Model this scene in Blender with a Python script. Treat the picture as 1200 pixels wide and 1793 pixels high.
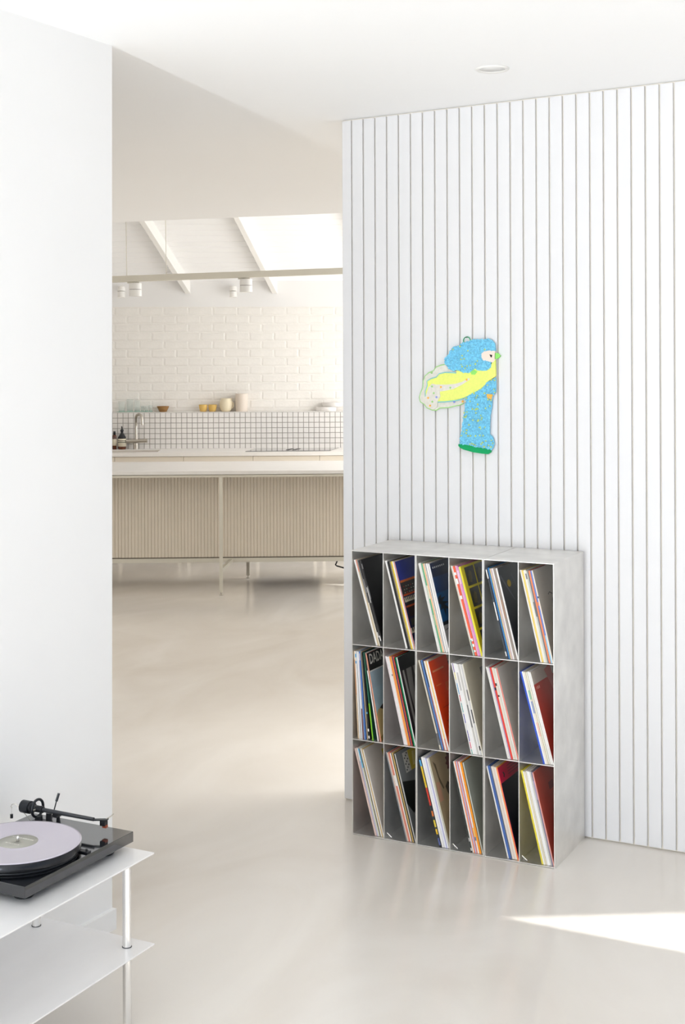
import bpy, bmesh, math, random
from mathutils import Vector, Matrix
random.seed(7)
for _o in list(bpy.data.objects):
    bpy.data.objects.remove(_o, do_unlink=True)
SC = bpy.context.scene
COL = SC.collection

# ------------------------------------------------------------------ camera
CAM_H, YAW, PITCH, ROLL = 1.6956, -0.4744, 0.0012, -0.0036
FPX, PX, PY = 2414.78, 600.0, 629.86            # focal length / principal point for a 1200x1793 frame
fw = Vector((math.sin(YAW)*math.cos(PITCH), math.cos(YAW)*math.cos(PITCH), math.sin(PITCH)))
rt = Vector((math.cos(YAW), -math.sin(YAW), 0))
up = rt.cross(fw)
rt, up = rt*math.cos(ROLL)+up*math.sin(ROLL), up*math.cos(ROLL)-rt*math.sin(ROLL)
cd = bpy.data.cameras.new('camera'); cam = bpy.data.objects.new('camera', cd); COL.objects.link(cam)
m3 = Matrix((rt, up, -fw)).transposed()
cam.matrix_world = Matrix.Translation((0, 0, CAM_H)) @ m3.to_4x4()
cd.sensor_fit = 'HORIZONTAL'; cd.sensor_width = 36.0; cd.lens = FPX/1200*36
cd.shift_y = (PY-896.5)/1200; cd.clip_start = 0.05; cd.clip_end = 100
SC.camera = cam

# ------------------------------------------------------------------ world, sun, window light, exposure
SC.view_settings.view_transform = 'Standard'; SC.view_settings.look = 'None'
SC.view_settings.gamma = 1.0; SC.view_settings.use_curve_mapping = False
SC.view_settings.exposure = 0.07
SC.cycles.use_denoising = True
SC.cycles.max_bounces = 14; SC.cycles.diffuse_bounces = 8; SC.cycles.sample_clamp_indirect = 6
w = bpy.data.worlds.new('World'); SC.world = w; w.use_nodes = True
bg = w.node_tree.nodes['Background']; bg.inputs[0].default_value = (0.60, 0.76, 1.0, 1); bg.inputs[1].default_value = 0.8

SUN_DIR = Vector((-1.0, 0.0, -0.70)).normalized()      # the way the light travels
sl = bpy.data.lights.new('sun', 'SUN'); sl.energy = 4.4; sl.angle = math.radians(0.5); sl.color = (1, 0.97, 0.92)
so = bpy.data.objects.new('sun', sl); COL.objects.link(so); so.location = (6, 4, 6)
so.rotation_euler = SUN_DIR.to_track_quat('-Z', 'Y').to_euler()

def area(name, loc, direction, sx, sy, power, color, spread=180):
    l = bpy.data.lights.new(name, 'AREA'); l.shape = 'RECTANGLE'; l.size = sx; l.size_y = sy
    l.energy = power; l.color = color; l.spread = math.radians(spread)
    o = bpy.data.objects.new(name, l); COL.objects.link(o)
    d = Vector(direction).normalized(); z = -d
    x = Vector((0, 0, 1)).cross(z)
    x = Vector((1, 0, 0)) if x.length < 1e-4 else x.normalized()
    y = z.cross(x)
    o.matrix_world = Matrix.Translation(loc) @ Matrix((x, y, z)).transposed().to_4x4()
    return o
KA = 0.5155; K0 = Vector((-5.363, 8.506, 0))
KE = Vector((math.cos(KA), math.sin(KA), 0)); KN = Vector((-math.sin(KA), math.cos(KA), 0))
def kp(e, n, z=0.0):
    return K0+KE*e+KN*n+Vector((0, 0, z))
KM = Matrix.Translation(K0) @ Matrix.Rotation(KA, 4, 'Z')
# daylight at the windows of the place
DAY = (0.87, 0.935, 0.985); WARM = (1.0, 0.982, 0.945)
area('daylight_front_window', (-1.68, -2.72, 0.75), (0, 1, 0.9), 0.2, 1.3, 127, DAY, 116)
area('daylight_front_door', (0.45, -2.72, 1.15), (0, 1, -0.1), 1.3, 2.2, 16, DAY)
area('daylight_side_window', (1.36, 0.9, 1.2), (-1, 0, -0.9), 4.2, 2.1, 3, (0.78, 0.89, 1.0), 130)
area('daylight_hall_window', kp(2.46, -4.0, 1.25), -KE+Vector((0, 0, -0.8)), 1.4, 2.1, 23, WARM, 120)
area('daylight_passage_window', kp(-4.5, -2.6, 1.25), KE+KN*0.35+Vector((0, 0, -0.6)), 1.8, 2.0, 38, WARM, 140)
area('daylight_kitchen_window', kp(2.42, 0.9, 1.45), -KE+Vector((0, 0, -0.1)), 3.0, 2.2, 70, WARM)
area('daylight_kitchen_skylight', kp(1.35, 0.2, 3.98), (0, 0, -1), 1.4, 1.2, 9, WARM)

# ------------------------------------------------------------------ helpers
def lin(c):
    c = c/255.0
    return c/12.92 if c <= 0.04045 else ((c+0.055)/1.055)**2.4
MATS = {}
def mat(name, rgb, rough=0.5, metal=0.0, var=0.04, scale=8.0, bump=0.0, bscale=60.0, spec=0.5, coat=0.0, trans=0.0, alpha=1.0, stretch=None, ior=1.45):
    if name in MATS: return MATS[name]
    m = bpy.data.materials.new(name); m.use_nodes = True
    nt = m.node_tree; b = nt.nodes['Principled BSDF']
    base = tuple(lin(c) for c in rgb)
    b.inputs['Roughness'].default_value = rough; b.inputs['Metallic'].default_value = metal
    b.inputs['Specular IOR Level'].default_value = spec; b.inputs['Coat Weight'].default_value = coat
    b.inputs['Coat Roughness'].default_value = 0.06; b.inputs['IOR'].default_value = ior
    b.inputs['Transmission Weight'].default_value = trans; b.inputs['Alpha'].default_value = alpha
    tc = nt.nodes.new('ShaderNodeTexCoord'); src = tc.outputs['Object']
    if stretch:
        mp = nt.nodes.new('ShaderNodeMapping'); mp.inputs['Scale'].default_value = stretch
        nt.links.new(src, mp.inputs['Vector']); src = mp.outputs['Vector']
    nz = nt.nodes.new('ShaderNodeTexNoise'); nz.inputs['Scale'].default_value = scale; nz.inputs['Detail'].default_value = 5
    nt.links.new(src, nz.inputs['Vector'])
    rp = nt.nodes.new('ShaderNodeValToRGB')
    rp.color_ramp.elements[0].position = 0.3; rp.color_ramp.elements[1].position = 0.7
    rp.color_ramp.elements[0].color = tuple(max(0, c*(1-var)) for c in base)+(1,)
    rp.color_ramp.elements[1].color = tuple(min(1, c*(1+var)) for c in base)+(1,)
    nt.links.new(nz.outputs['Fac'], rp.inputs['Fac']); nt.links.new(rp.outputs['Color'], b.inputs['Base Color'])
    if bump > 0:
        n2 = nt.nodes.new('ShaderNodeTexNoise'); n2.inputs['Scale'].default_value = bscale; n2.inputs['Detail'].default_value = 4
        nt.links.new(src, n2.inputs['Vector'])
        bp = nt.nodes.new('ShaderNodeBump'); bp.inputs['Strength'].default_value = bump; bp.inputs['Distance'].default_value = 0.004
        nt.links.new(n2.outputs['Fac'], bp.inputs['Height']); nt.links.new(bp.outputs['Normal'], b.inputs['Normal'])
    MATS[name] = m
    return m
def paper(rgb, rough=0.45):
    return mat('paper_%d_%d_%d' % tuple(rgb), rgb, rough, var=0.03, scale=30)

class MB:
    """collects shapes for one mesh object; every shape may carry a material index"""
    def __init__(s, M=None):
        s.v = []; s.f = []; s.mi = []; s.sm = []; s.M = M
    def _p(s, co):
        co = Vector(co)
        return s.M @ co if s.M is not None else co
    def add(s, vs, fs, mi=0, smooth=False):
        b = len(s.v); s.v += [s._p(c) for c in vs]
        for f in fs:
            s.f.append([b+i for i in f]); s.mi.append(mi); s.sm.append(smooth)
        return s
    def box(s, a, b, mi=0, bev=0.0):
        x0, y0, z0 = [min(a[i], b[i]) for i in range(3)]; x1, y1, z1 = [max(a[i], b[i]) for i in range(3)]
        if bev > 0:
            bm = bmesh.new(); bmesh.ops.create_cube(bm, size=1)
            for q in bm.verts:
                q.co = Vector((x0 if q.co.x < 0 else x1, y0 if q.co.y < 0 else y1, z0 if q.co.z < 0 else z1))
            bmesh.ops.bevel(bm, geom=bm.edges[:], offset=bev, segments=2, affect='EDGES', profile=0.5)
            bm.verts.index_update()
            s.add([q.co[:] for q in bm.verts], [[q.index for q in f.verts] for f in bm.faces], mi); bm.free()
            return s
        vs = [(x0,y0,z0),(x1,y0,z0),(x1,y1,z0),(x0,y1,z0),(x0,y0,z1),(x1,y0,z1),(x1,y1,z1),(x0,y1,z1)]
        return s.add(vs, [(0,3,2,1),(4,5,6,7),(0,1,5,4),(1,2,6,5),(2,3,7,6),(3,0,4,7)], mi)
    def hexa(s, vs, mi=0):
        return s.add(vs, [(0,3,2,1),(4,5,6,7),(0,1,5,4),(1,2,6,5),(2,3,7,6),(3,0,4,7)], mi)
    def cyl(s, a, b, r0, r1=None, n=24, mi=0, cap=True):
        a = Vector(a); b = Vector(b); r1 = r0 if r1 is None else r1
        d = (b-a).normalized(); x = d.orthogonal().normalized(); y = d.cross(x)
        vs = [a+(x*math.cos(t)+y*math.sin(t))*r0 for t in (2*math.pi*i/n for i in range(n))]
        vs += [b+(x*math.cos(t)+y*math.sin(t))*r1 for t in (2*math.pi*i/n for i in range(n))]
        s.add(vs, [(i, (i+1) % n, n+(i+1) % n, n+i) for i in range(n)], mi, True)
        if cap:
            s.add(vs[:n], [tuple(reversed(range(n)))], mi); s.add(vs[n:], [tuple(range(n))], mi)
        return s
    def tube(s, pts, r, n=10, mi=0, cap=True):
        pts = [Vector(p) for p in pts]; rings = []; x = None
        for i, p in enumerate(pts):
            d = (pts[min(i+1, len(pts)-1)]-pts[max(i-1, 0)]).normalized()
            x = d.orthogonal().normalized() if x is None else (x-d*x.dot(d)).normalized()
            y = d.cross(x); rr = r[i] if isinstance(r, (list, tuple)) else r
            rings.append([p+(x*math.cos(2*math.pi*k/n)+y*math.sin(2*math.pi*k/n))*rr for k in range(n)])
        vs = [q for g in rings for q in g]; fs = []
        for i in range(len(rings)-1):
            for k in range(n):
                fs.append((i*n+k, i*n+(k+1) % n, (i+1)*n+(k+1) % n, (i+1)*n+k))
        s.add(vs, fs, mi, True)
        if cap:
            s.add(rings[0], [tuple(reversed(range(n)))], mi); s.add(rings[-1], [tuple(range(n))], mi)
        return s
    def lathe(s, c, prof, n=32, mi=0, closed=False):
        cx, cy, cz = c; vs = []; fs = []
        for r, z in prof:
            for k in range(n):
                t = 2*math.pi*k/n; vs.append((cx+r*math.cos(t), cy+r*math.sin(t), cz+z))
        m = len(prof)
        for i in range(m-1 if not closed else m):
            j = (i+1) % m
            for k in range(n):
                fs.append((i*n+k, i*n+(k+1) % n, j*n+(k+1) % n, j*n+k))
        return s.add(vs, fs, mi, True)
    def prism(s, pts, f0, f1, mi=0):
        """pts: 2-D outline, f0 / f1: functions turning an outline point into the lower / upper 3-D point"""
        n = len(pts); vs = [f0(p) for p in pts]+[f1(p) for p in pts]
        s.add(vs, [tuple(range(n)), tuple(range(2*n-1, n-1, -1))]+[(i, n+i, n+(i+1) % n, (i+1) % n) for i in range(n)], mi)
        return s
    def mesh(s, name, mats, off=None):
        me = bpy.data.meshes.new(name); o = Vector(off) if off is not None else Vector((0, 0, 0))
        me.from_pydata([tuple(q-o) for q in s.v], [], s.f)
        for m in (mats if isinstance(mats, (list, tuple)) else [mats]): me.materials.append(m)
        me.polygons.foreach_set('material_index', s.mi); me.polygons.foreach_set('use_smooth', s.sm)
        bm = bmesh.new(); bm.from_mesh(me); bmesh.ops.recalc_face_normals(bm, faces=bm.faces[:]); bm.to_mesh(me); bm.free()
        me.update()
        return me
def origin_of(p):
    return Vector((0, 0, 0)) if p is None else p.matrix_basis.translation+origin_of(p.parent)
def obj(name, mb, mats, parent=None, at=None):
    """one mesh object; at = its own origin for a top-level mesh"""
    off = origin_of(parent) if at is None else Vector(at)
    o = bpy.data.objects.new(name, mb.mesh(name, mats, off)); COL.objects.link(o)
    if parent is not None: o.parent = parent
    if at is not None: o.location = at
    return o
def thing(name, loc, label, cat, group=None):
    o = bpy.data.objects.new(name, None); COL.objects.link(o); o.location = loc; o.empty_display_size = 0.05
    return tag(o, label, cat, group)
def tag(o, label, cat, group=None):
    o['label'] = label; o['category'] = cat
    if group: o['group'] = group
    return o
def struct(name, mb, mats, label):
    o = obj(name, mb, mats); o['kind'] = 'structure'; o['label'] = label
    return o
def inst(name, me, parent, loc, rotz=0.0, scale=(1, 1, 1)):
    o = bpy.data.objects.new(name, me); COL.objects.link(o); o.parent = parent
    o.location = loc; o.rotation_euler = (0, 0, rotz); o.scale = scale
    return o
def text_mesh(body, size, shear=0.0, bold=0.0):
    cu = bpy.data.curves.new('lettering', 'FONT'); cu.body = body; cu.size = size; cu.shear = shear; cu.offset = bold
    cu.resolution_u = 2
    t = bpy.data.objects.new('lettering', cu); COL.objects.link(t)
    bpy.context.view_layer.update()
    me = bpy.data.meshes.new_from_object(t.evaluated_get(bpy.context.evaluated_depsgraph_get()))
    bpy.data.objects.remove(t, do_unlink=True); bpy.data.curves.remove(cu)
    return me

# ------------------------------------------------------------------ materials of the place
M_PAINT = mat('white_wall_paint', (236, 235, 234), 0.6, var=0.012, scale=1.5, bump=0.02, bscale=220)
M_CEIL = mat('white_ceiling_paint', (247, 247, 247), 0.7, var=0.008, scale=1.0)
M_SLAT = mat('white_slat_paint', (227, 226, 227), 0.42, var=0.012, scale=3, stretch=(6, 6, 0.6))
M_GAP = mat('slat_backing_paint', (238, 232, 220), 0.7, var=0.03)
M_BRICK = mat('painted_brick', (237, 234, 229), 0.55, var=0.02, scale=14, bump=0.5, bscale=45)
M_MORTAR = mat('painted_mortar', (237, 234, 229), 0.7, var=0.02, scale=20, bump=0.5, bscale=90)
M_TILE = mat('glazed_white_tile', (232, 229, 226), 0.18, var=0.015, scale=30)
M_GROUT = mat('grey_grout', (158, 153, 147), 0.8, var=0.06, scale=50)
M_STONE = mat('white_benchtop_stone', (235, 232, 228), 0.28, var=0.02, scale=12)
M_CREAM = mat('cream_cabinet_lacquer', (230, 222, 208), 0.4, var=0.012)
M_RIB = mat('beige_ribbed_lacquer', (224, 214, 198), 0.5, var=0.02)
M_FRAME = mat('pale_grey_powder_coat', (214, 209, 195), 0.45, var=0.015)
M_WHITE = mat('white_powder_coat', (236, 234, 230), 0.4, var=0.01)
M_GAPSHADE = mat('painted_gap_shade', (96, 86, 74), 0.8)  # shade in narrow gaps, put into the colour
M_STEEL = mat('brushed_steel', (196, 190, 180), 0.28, metal=1.0, var=0.05, scale=40)
M_ALU = mat('raw_aluminium_plate', (232, 230, 226), 0.40, metal=0.85, var=0.10, scale=9, bump=0.05, bscale=30)
M_ALUT = mat('brushed_aluminium_table', (238, 237, 237), 0.36, metal=0.3, var=0.02, scale=4, stretch=(3, 1, 1))
M_TUBE = mat('polished_aluminium_tube', (236, 234, 231), 0.22, metal=0.85, var=0.02)
M_BLACKG = mat('black_piano_lacquer', (16, 18, 22), 0.08, var=0.05, coat=1.0)
M_BLACK = mat('satin_black', (30, 31, 34), 0.4, var=0.08)
M_BLACKM = mat('black_metal', (44, 46, 50), 0.3, metal=0.5, var=0.05)

def floor_material():
    m = bpy.data.materials.new('polished_microcement'); m.use_nodes = True
    nt = m.node_tree; b = nt.nodes['Principled BSDF']
    tc = nt.nodes.new('ShaderNodeTexCoord')
    mp = nt.nodes.new('ShaderNodeMapping'); mp.inputs['Scale'].default_value = (1.0, 0.55, 1.0); mp.inputs['Rotation'].default_value = (0, 0, 0.5)
    nt.links.new(tc.outputs['Object'], mp.inputs['Vector'])
    n1 = nt.nodes.new('ShaderNodeTexNoise'); n1.inputs['Scale'].default_value = 1.7; n1.inputs['Detail'].default_value = 7; n1.inputs['Distortion'].default_value = 1.2
    nt.links.new(mp.outputs['Vector'], n1.inputs['Vector'])
    r1 = nt.nodes.new('ShaderNodeValToRGB'); e = r1.color_ramp.elements
    e[0].position = 0.32; e[0].color = tuple(lin(c) for c in (222, 215, 206))+(1,)
    e[1].position = 0.68; e[1].color = tuple(lin(c) for c in (231, 226, 219))+(1,)
    nt.links.new(n1.outputs['Fac'], r1.inputs['Fac']); nt.links.new(r1.outputs['Color'], b.inputs['Base Color'])
    r2 = nt.nodes.new('ShaderNodeMapRange'); r2.inputs['To Min'].default_value = 0.10; r2.inputs['To Max'].default_value = 0.26
    nt.links.new(n1.outputs['Fac'], r2.inputs['Value']); nt.links.new(r2.outputs['Result'], b.inputs['Roughness'])
    n2 = nt.nodes.new('ShaderNodeTexNoise'); n2.inputs['Scale'].default_value = 3.5; n2.inputs['Detail'].default_value = 3
    nt.links.new(tc.outputs['Object'], n2.inputs['Vector'])
    bp = nt.nodes.new('ShaderNodeBump'); bp.inputs['Strength'].default_value = 0.06; bp.inputs['Distance'].default_value = 0.01
    nt.links.new(n2.outputs['Fac'], bp.inputs['Height']); nt.links.new(bp.outputs['Normal'], b.inputs['Normal'])
    return m
M_FLOOR = floor_material()

# ------------------------------------------------------------------ the shell
def cz(x, y):                                        # underside of the slightly out-of-level plaster ceiling
    return 2.6297+0.0222*(x+2.4376)-0.0113*(y-4.75)
struct('floor', MB().box((-10, -3.1, -0.15), (3.6, 14.5, 0)), M_FLOOR, 'pale beige polished microcement floor')
# flat ceiling, ending at the open kitchen roof
L2a, L2d = Vector((-5.081, 6.839)), Vector((0.956, 0.293))
q0 = L2a-L2d*5.2; q1 = L2a+L2d*8.6
out = [(-10, -3.1), (1.47, -3.1), (1.47, 3.92), (2.68, 4.66), (3.6, 4.9), (3.6, 9.0), (q1.x, q1.y), (q0.x, q0.y), (-10, q0.y)]
struct('ceiling', MB().prism(out, lambda p: (p[0], p[1], cz(*p)), lambda p: (p[0], p[1], cz(*p)+0.2)), M_CEIL, 'flat white plaster ceiling of the front room')
# wall above the end of the flat ceiling, closing the roof space
qn = Vector((L2d.y, -L2d.x))
pts = [q0, q1, q1+qn*0.12, q0+qn*0.12]
struct('wall_over_opening', MB().prism(pts, lambda p: (p[0], p[1], 2.62), lambda p: (p[0], p[1], 4.9)), M_PAINT, 'white wall above the ceiling edge facing the kitchen')

# left partition: ends at the passage to the kitchen
LX, LY, LA = -2.505, 3.362, 0.0351
def lw(s, o, z):                                      # s back along the wall, o into the room, slight lean
    t = z/2.65
    return (LX-math.sin(LA)*s+math.cos(LA)*o+(-0.0048+0.0102*t), LY-math.cos(LA)*s-math.sin(LA)*o, z)
b = MB(); zt = 2.66
b.hexa([lw(6.3,-.12,0), lw(6.3,0,0), lw(0,0,0), lw(0,-.12,0), lw(6.3,-.12,zt), lw(6.3,0,zt), lw(0,0,zt), lw(0,-.12,zt)])
struct('wall_left', b, M_PAINT, 'smooth white partition wall on the left')
b = MB()
b.hexa([lw(6.3,0,0), lw(6.3,.016,0), lw(0,.016,0), lw(0,0,0), lw(6.3,0,.061), lw(6.3,.016,.061), lw(0,.016,.061), lw(0,0,.061)])
struct('baseboard_left', b, M_PAINT, 'low white baseboard along the left partition')

# slatted wall: backing plus one mesh per slat
SY = 4.75; SX0 = -2.4376
b = MB().prism([(SX0, SY+.012), (3.4, SY+.012), (3.4, SY+.15), (SX0, SY+.15)], lambda p: (p[0], p[1], 0), lambda p: (p[0], p[1], cz(*p)+.01))
wall_right = struct('wall_right', b, M_GAP, 'white wall clad in narrow vertical slats')
def slat_mesh(w):
    bb = MB(); c = 0.0012
    prof = [(0, .012), (0, c), (c, 0), (w-c, 0), (w, c), (w, .012)]
    bb.prism(prof, lambda p: (p[0], p[1], 0), lambda p: (p[0], p[1], 1))
    return bb.mesh('slat', M_SLAT)
SM = slat_mesh(0.0438); SM0 = slat_mesh(-2.4000-SX0)
x = SX0
for i in range(62):
    z0 = 0.006; zt = cz(x, SY)-0.005
    inst('slat', SM0 if i == 0 else SM, wall_right, (x, SY, z0), 0, (1, 1, zt-z0))
    x = -2.394+0.0498*i
rest_x = x
b = MB().box((rest_x, SY, .006), (3.4, SY+.012, 2.6)); obj('plain_lining', b, M_SLAT, wall_right)

# walls behind and beside the camera, with their windows
WX = 1.276                                             # side wall plane
def wall_with_hole(name, p0, p1, thick_dir, t, h, holes, label, m=M_PAINT):
    """vertical wall from p0 to p1 (plan), holes as (s0,s1,z0,z1) along it"""
    p0 = Vector(p0); p1 = Vector(p1); d = (p1-p0).normalized(); L = (p1-p0).length; td = Vector(thick_dir)
    bb = MB(); ss = sorted(set([0, L]+[q for hh in holes for q in hh[:2]]))
    for a, c in zip(ss[:-1], ss[1:]):
        hs = [hh for hh in holes if hh[0] <= a+1e-6 and hh[1] >= c-1e-6]
        zs = [(0, h)] if not hs else [(0, hs[0][2]), (hs[0][3], h)]
        for z0, z1 in zs:
            if z1-z0 < 1e-4: continue
            A, B = p0+d*a, p0+d*c; C2, D2 = B+td*t, A+td*t
            bb.hexa([(A.x,A.y,z0),(B.x,B.y,z0),(C2.x,C2.y,z0),(D2.x,D2.y,z0),(A.x,A.y,z1),(B.x,B.y,z1),(C2.x,C2.y,z1),(D2.x,D2.y,z1)])
    return struct(name, bb, m, label)
def window_frame(name, p0, d, s0, s1, z0, z1, label, mull=()):
    p0 = Vector(p0); d = Vector(d).normalized(); nrm = Vector((-d.y, d.x)); bb = MB()
    def bar(a, c, e, g):
        A, B = p0+d*a-nrm*.03, p0+d*c-nrm*.03; C2, D2 = B+nrm*.06, A+nrm*.06
        bb.hexa([(A.x,A.y,e),(B.x,B.y,e),(C2.x,C2.y,e),(D2.x,D2.y,e),(A.x,A.y,g),(B.x,B.y,g),(C2.x,C2.y,g),(D2.x,D2.y,g)])
    bar(s0, s0+.05, z0, z1); bar(s1-.05, s1, z0, z1); bar(s0+.05, s1-.05, z0, z0+.05); bar(s0+.05, s1-.05, z1-.05, z1)
    for q in mull: bar(q-.02, q+.02, z0+.05, z1-.05)
    return struct(name, bb, M_WHITE, label)
wall_with_hole('wall_front', (-10, -2.8), (WX, -2.8), (0, -1), .2, 2.75, [(8.19, 8.45, 0.05, 1.45), (9.8, 11.1, 0.05, 2.25)], 'white wall behind the viewer')
window_frame('window_1', (-10, -2.88), (1, 0), 8.19, 8.45, .05, 1.45, 'narrow white window frame behind the viewer')
window_frame('window_4', (-10, -2.88), (1, 0), 9.8, 11.1, .05, 2.25, 'white framed glazed door behind the viewer', (10.45,))
wall_with_hole('wall_side', (WX, -3.0), (WX, 3.958), (1, 0), .2, 2.75, [(1.8, 6.0, 0.15, 2.25)], 'white wall to the right of the viewer')
window_frame('window_2', (WX+.1, -3.0), (0, 1), 1.8, 6.0, .15, 2.25, 'white framed side window to the right of the viewer', (3.2, 4.6))
GD = Vector((0.86, 0.51)).normalized(); G0 = Vector((WX, 3.958)); GL = (4.75-3.958)/GD.y
wall_with_hole('wall_glazed', tuple(G0), tuple(G0+GD*GL), (GD.y, -GD.x), .12, 2.75, [(0.0, GL, 0.0, 2.1)], 'wall over the open terrace door on the right')
struct('wall_far_left', MB().box((-10.2, -3.1, 0), (-10, 14.5, 5)), M_PAINT, 'far white wall on the left, hidden from view')

# kitchen: brick wall, side wall with window, roof
BN, TN = 2.76, 2.62                                    # brick face, tile face (kitchen depth)
EL, ER = -4.6, 2.55
b = MB(KM).box((EL, BN-.001, 0), (ER, BN+.25, 2.75))
wall_back = struct('wall_back', b, M_MORTAR, 'white painted brick wall of the kitchen')
obj('plaster_band', MB(KM).box((EL, BN-.004, 2.205), (ER, BN+.008, 2.62)), M_PAINT, wall_back)
pitch_x, pitch_z = 0.226, 0.0782
brick_meshes = []
for k in range(4):
    rr = random.Random(40+k); W, H = pitch_x-.010, pitch_z-.008
    j = lambda s: rr.uniform(-s, s)
    bb = MB(); ins = .006
    jj = .004
    o4 = [(0+j(.005),.005,0+j(.002)), (W+j(.005),.005,0+j(.002)), (W+j(.005),.005,H+j(.002)), (0+j(.005),.005,H+j(.002))]
    i4 = [(ins,0+j(.0015),ins), (W-ins,0+j(.0015),ins), (W-ins,0+j(.0015),H-ins), (ins,0+j(.0015),H-ins)]
    bb.add(o4+i4, [(4,5,6,7),(0,1,5,4),(1,2,6,5),(2,3,7,6),(3,0,4,7)])
    brick_meshes.append(bb.mesh('brick', M_BRICK))
rows = int((2.203-1.236)/pitch_z)+1
for r in range(rows):
    z = 2.203-(r+1)*pitch_z+.005
    if z < 1.2: continue
    for c in range(-7, 8):
        e = c*pitch_x+(pitch_x/2 if r % 2 else 0)+.03
        p = kp(e, BN-.004, z)
        inst('brick', random.choice(brick_meshes), wall_back, p, KA)
# tiled upstand with ledge
b = MB(KM).box((EL, TN+.006, 0.0), (ER, BN+.008, 1.2325))
trim = struct('trim_1', b, M_GROUT, 'white gridded tile splashback with ledge')
obj('ledge_top', MB(KM).box((EL, TN, 1.2325), (ER, BN-.003, 1.2375)), M_TILE, trim)
TP, TH = 0.0485, 0.0476
bb = MB(); W, H, i_ = TP-.0032, TH-.0032, .0012
bb.add([(0,.006,0),(W,.006,0),(W,.006,H),(0,.006,H),(i_,0,i_),(W-i_,0,i_),(W-i_,0,H-i_),(i_,0,H-i_)], [(4,5,6,7),(0,1,5,4),(1,2,6,5),(2,3,7,6),(3,0,4,7)])
tile_me = bb.mesh('tile', M_TILE); rest = MB(KM)
for r in range(7):
    z = 1.2325-(r+1)*TH+.0016
    for c in range(-45, 36):
        e = -0.046+c*TP+.0016
        if -22 <= c < 20:
            inst('tile', tile_me, trim, kp(e, TN, z), KA)
        else:
            rest.add([(e,TN+.006,z),(e+W,TN+.006,z),(e+W,TN+.006,z+H),(e,TN+.006,z+H),(e+i_,TN,z+i_),(e+W-i_,TN,z+i_),(e+W-i_,TN,z+H-i_),(e+i_,TN,z+H-i_)], [(4,5,6,7),(0,1,5,4),(1,2,6,5),(2,3,7,6),(3,0,4,7)])
o = obj('more_tiles', rest, M_TILE, trim); o['kind'] = 'stuff'

# kitchen side wall with a wide window
A = kp(ER, -5.4); B = kp(ER, BN+.1)
wall_with_hole('wall_kitchen', (A.x, A.y), (B.x, B.y), tuple(KE.xy), .2, 4.9, [(0.7, 2.1, 0.2, 2.3), (4.7, 7.85, 0.05, 2.75)], 'white kitchen wall with a wide window, right of the brick wall')
window_frame('window_5', (A.x+KE.x*.1, A.y+KE.y*.1), (KN.x, KN.y), .7, 2.1, .2, 2.3, 'white hall window frame, hidden behind the slatted wall', (1.4,))
window_frame('window_3', (A.x+KE.x*.1, A.y+KE.y*.1), (KN.x, KN.y), 4.7, 7.85, .05, 2.75, 'wide white kitchen window frame, hidden behind the slatted wall', (5.75, 6.8))

struct('sunblocker', MB(KM).box((ER+.22, -1.2, 2.82), (ER+2.6, BN+.3, 2.90)), M_WHITE, 'white awning added outside the kitchen window, out of view')  # unseen slab added to keep direct sun out of the kitchen
A2 = kp(EL, -6.0); B2 = kp(EL, BN+.1)
wall_with_hole('wall_passage', (A2.x, A2.y), (B2.x, B2.y), tuple((-KE).xy), .2, 4.9, [(2.5, 4.3, 0.25, 2.25)], 'white wall at the far left of the passage, hidden from view')
window_frame('window_6', (A2.x-KE.x*.1, A2.y-KE.y*.1), (KN.x, KN.y), 2.5, 4.3, .25, 2.25, 'white passage window frame hidden behind the left partition', (3.4,))
# pitched roof lining: boards along the eaves, rafters running down to the brick wall
TANR = 0.4486; RZ = 2.44
def rz(n): return RZ+TANR*(BN-n)
SKY = (0.65, 2.05, -0.4, 0.8)                          # skylight e0,e1,n0,n1
b = MB(KM)
def roof_quad(e0, e1, n0, n1, up0=0.022, th=.1):
    b.hexa([(e0,n0,rz(n0)+up0),(e1,n0,rz(n0)+up0),(e1,n1,rz(n1)+up0),(e0,n1,rz(n1)+up0),(e0,n0,rz(n0)+up0+th),(e1,n0,rz(n0)+up0+th),(e1,n1,rz(n1)+up0+th),(e0,n1,rz(n1)+up0+th)])
roof_quad(EL, ER+.2, SKY[3], BN+.3); roof_quad(EL, SKY[0], SKY[2], SKY[3]); roof_quad(SKY[1], ER+.2, SKY[2], SKY[3]); roof_quad(EL, ER+.2, -5.4, SKY[2])
roof = struct('ceiling_kitchen', b, M_PAINT, 'white boarded pitched roof lining over the kitchen')
bw = 0.098
bb = MB(); ch = .004
prof = [(0, .02), (0, ch), (ch, 0), (bw-.002-ch, 0), (bw-.002, ch), (bw-.002, .02)]     # across the slope
cs = 1/math.hypot(1, TANR); sn = TANR*cs
bb.prism(prof, lambda p: (0, -p[0]*cs+p[1]*sn, p[0]*sn+p[1]*cs), lambda p: (1, -p[0]*cs+p[1]*sn, p[0]*sn+p[1]*cs))
board_me = bb.mesh('board', M_CEIL)
for i in range(20):
    n = BN+.02-i*bw*cs
    inst('board', board_me, roof, kp(EL+1.6, n, rz(n)), KA, (ER-EL-1.6, 1, 1))
dh = Vector((0.2*rt.x+fw.x, 0.2*rt.y+fw.y)).normalized()
de, dn = dh.x*KE.x+dh.y*KE.y, dh.x*KN.x+dh.y*KN.y
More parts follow.
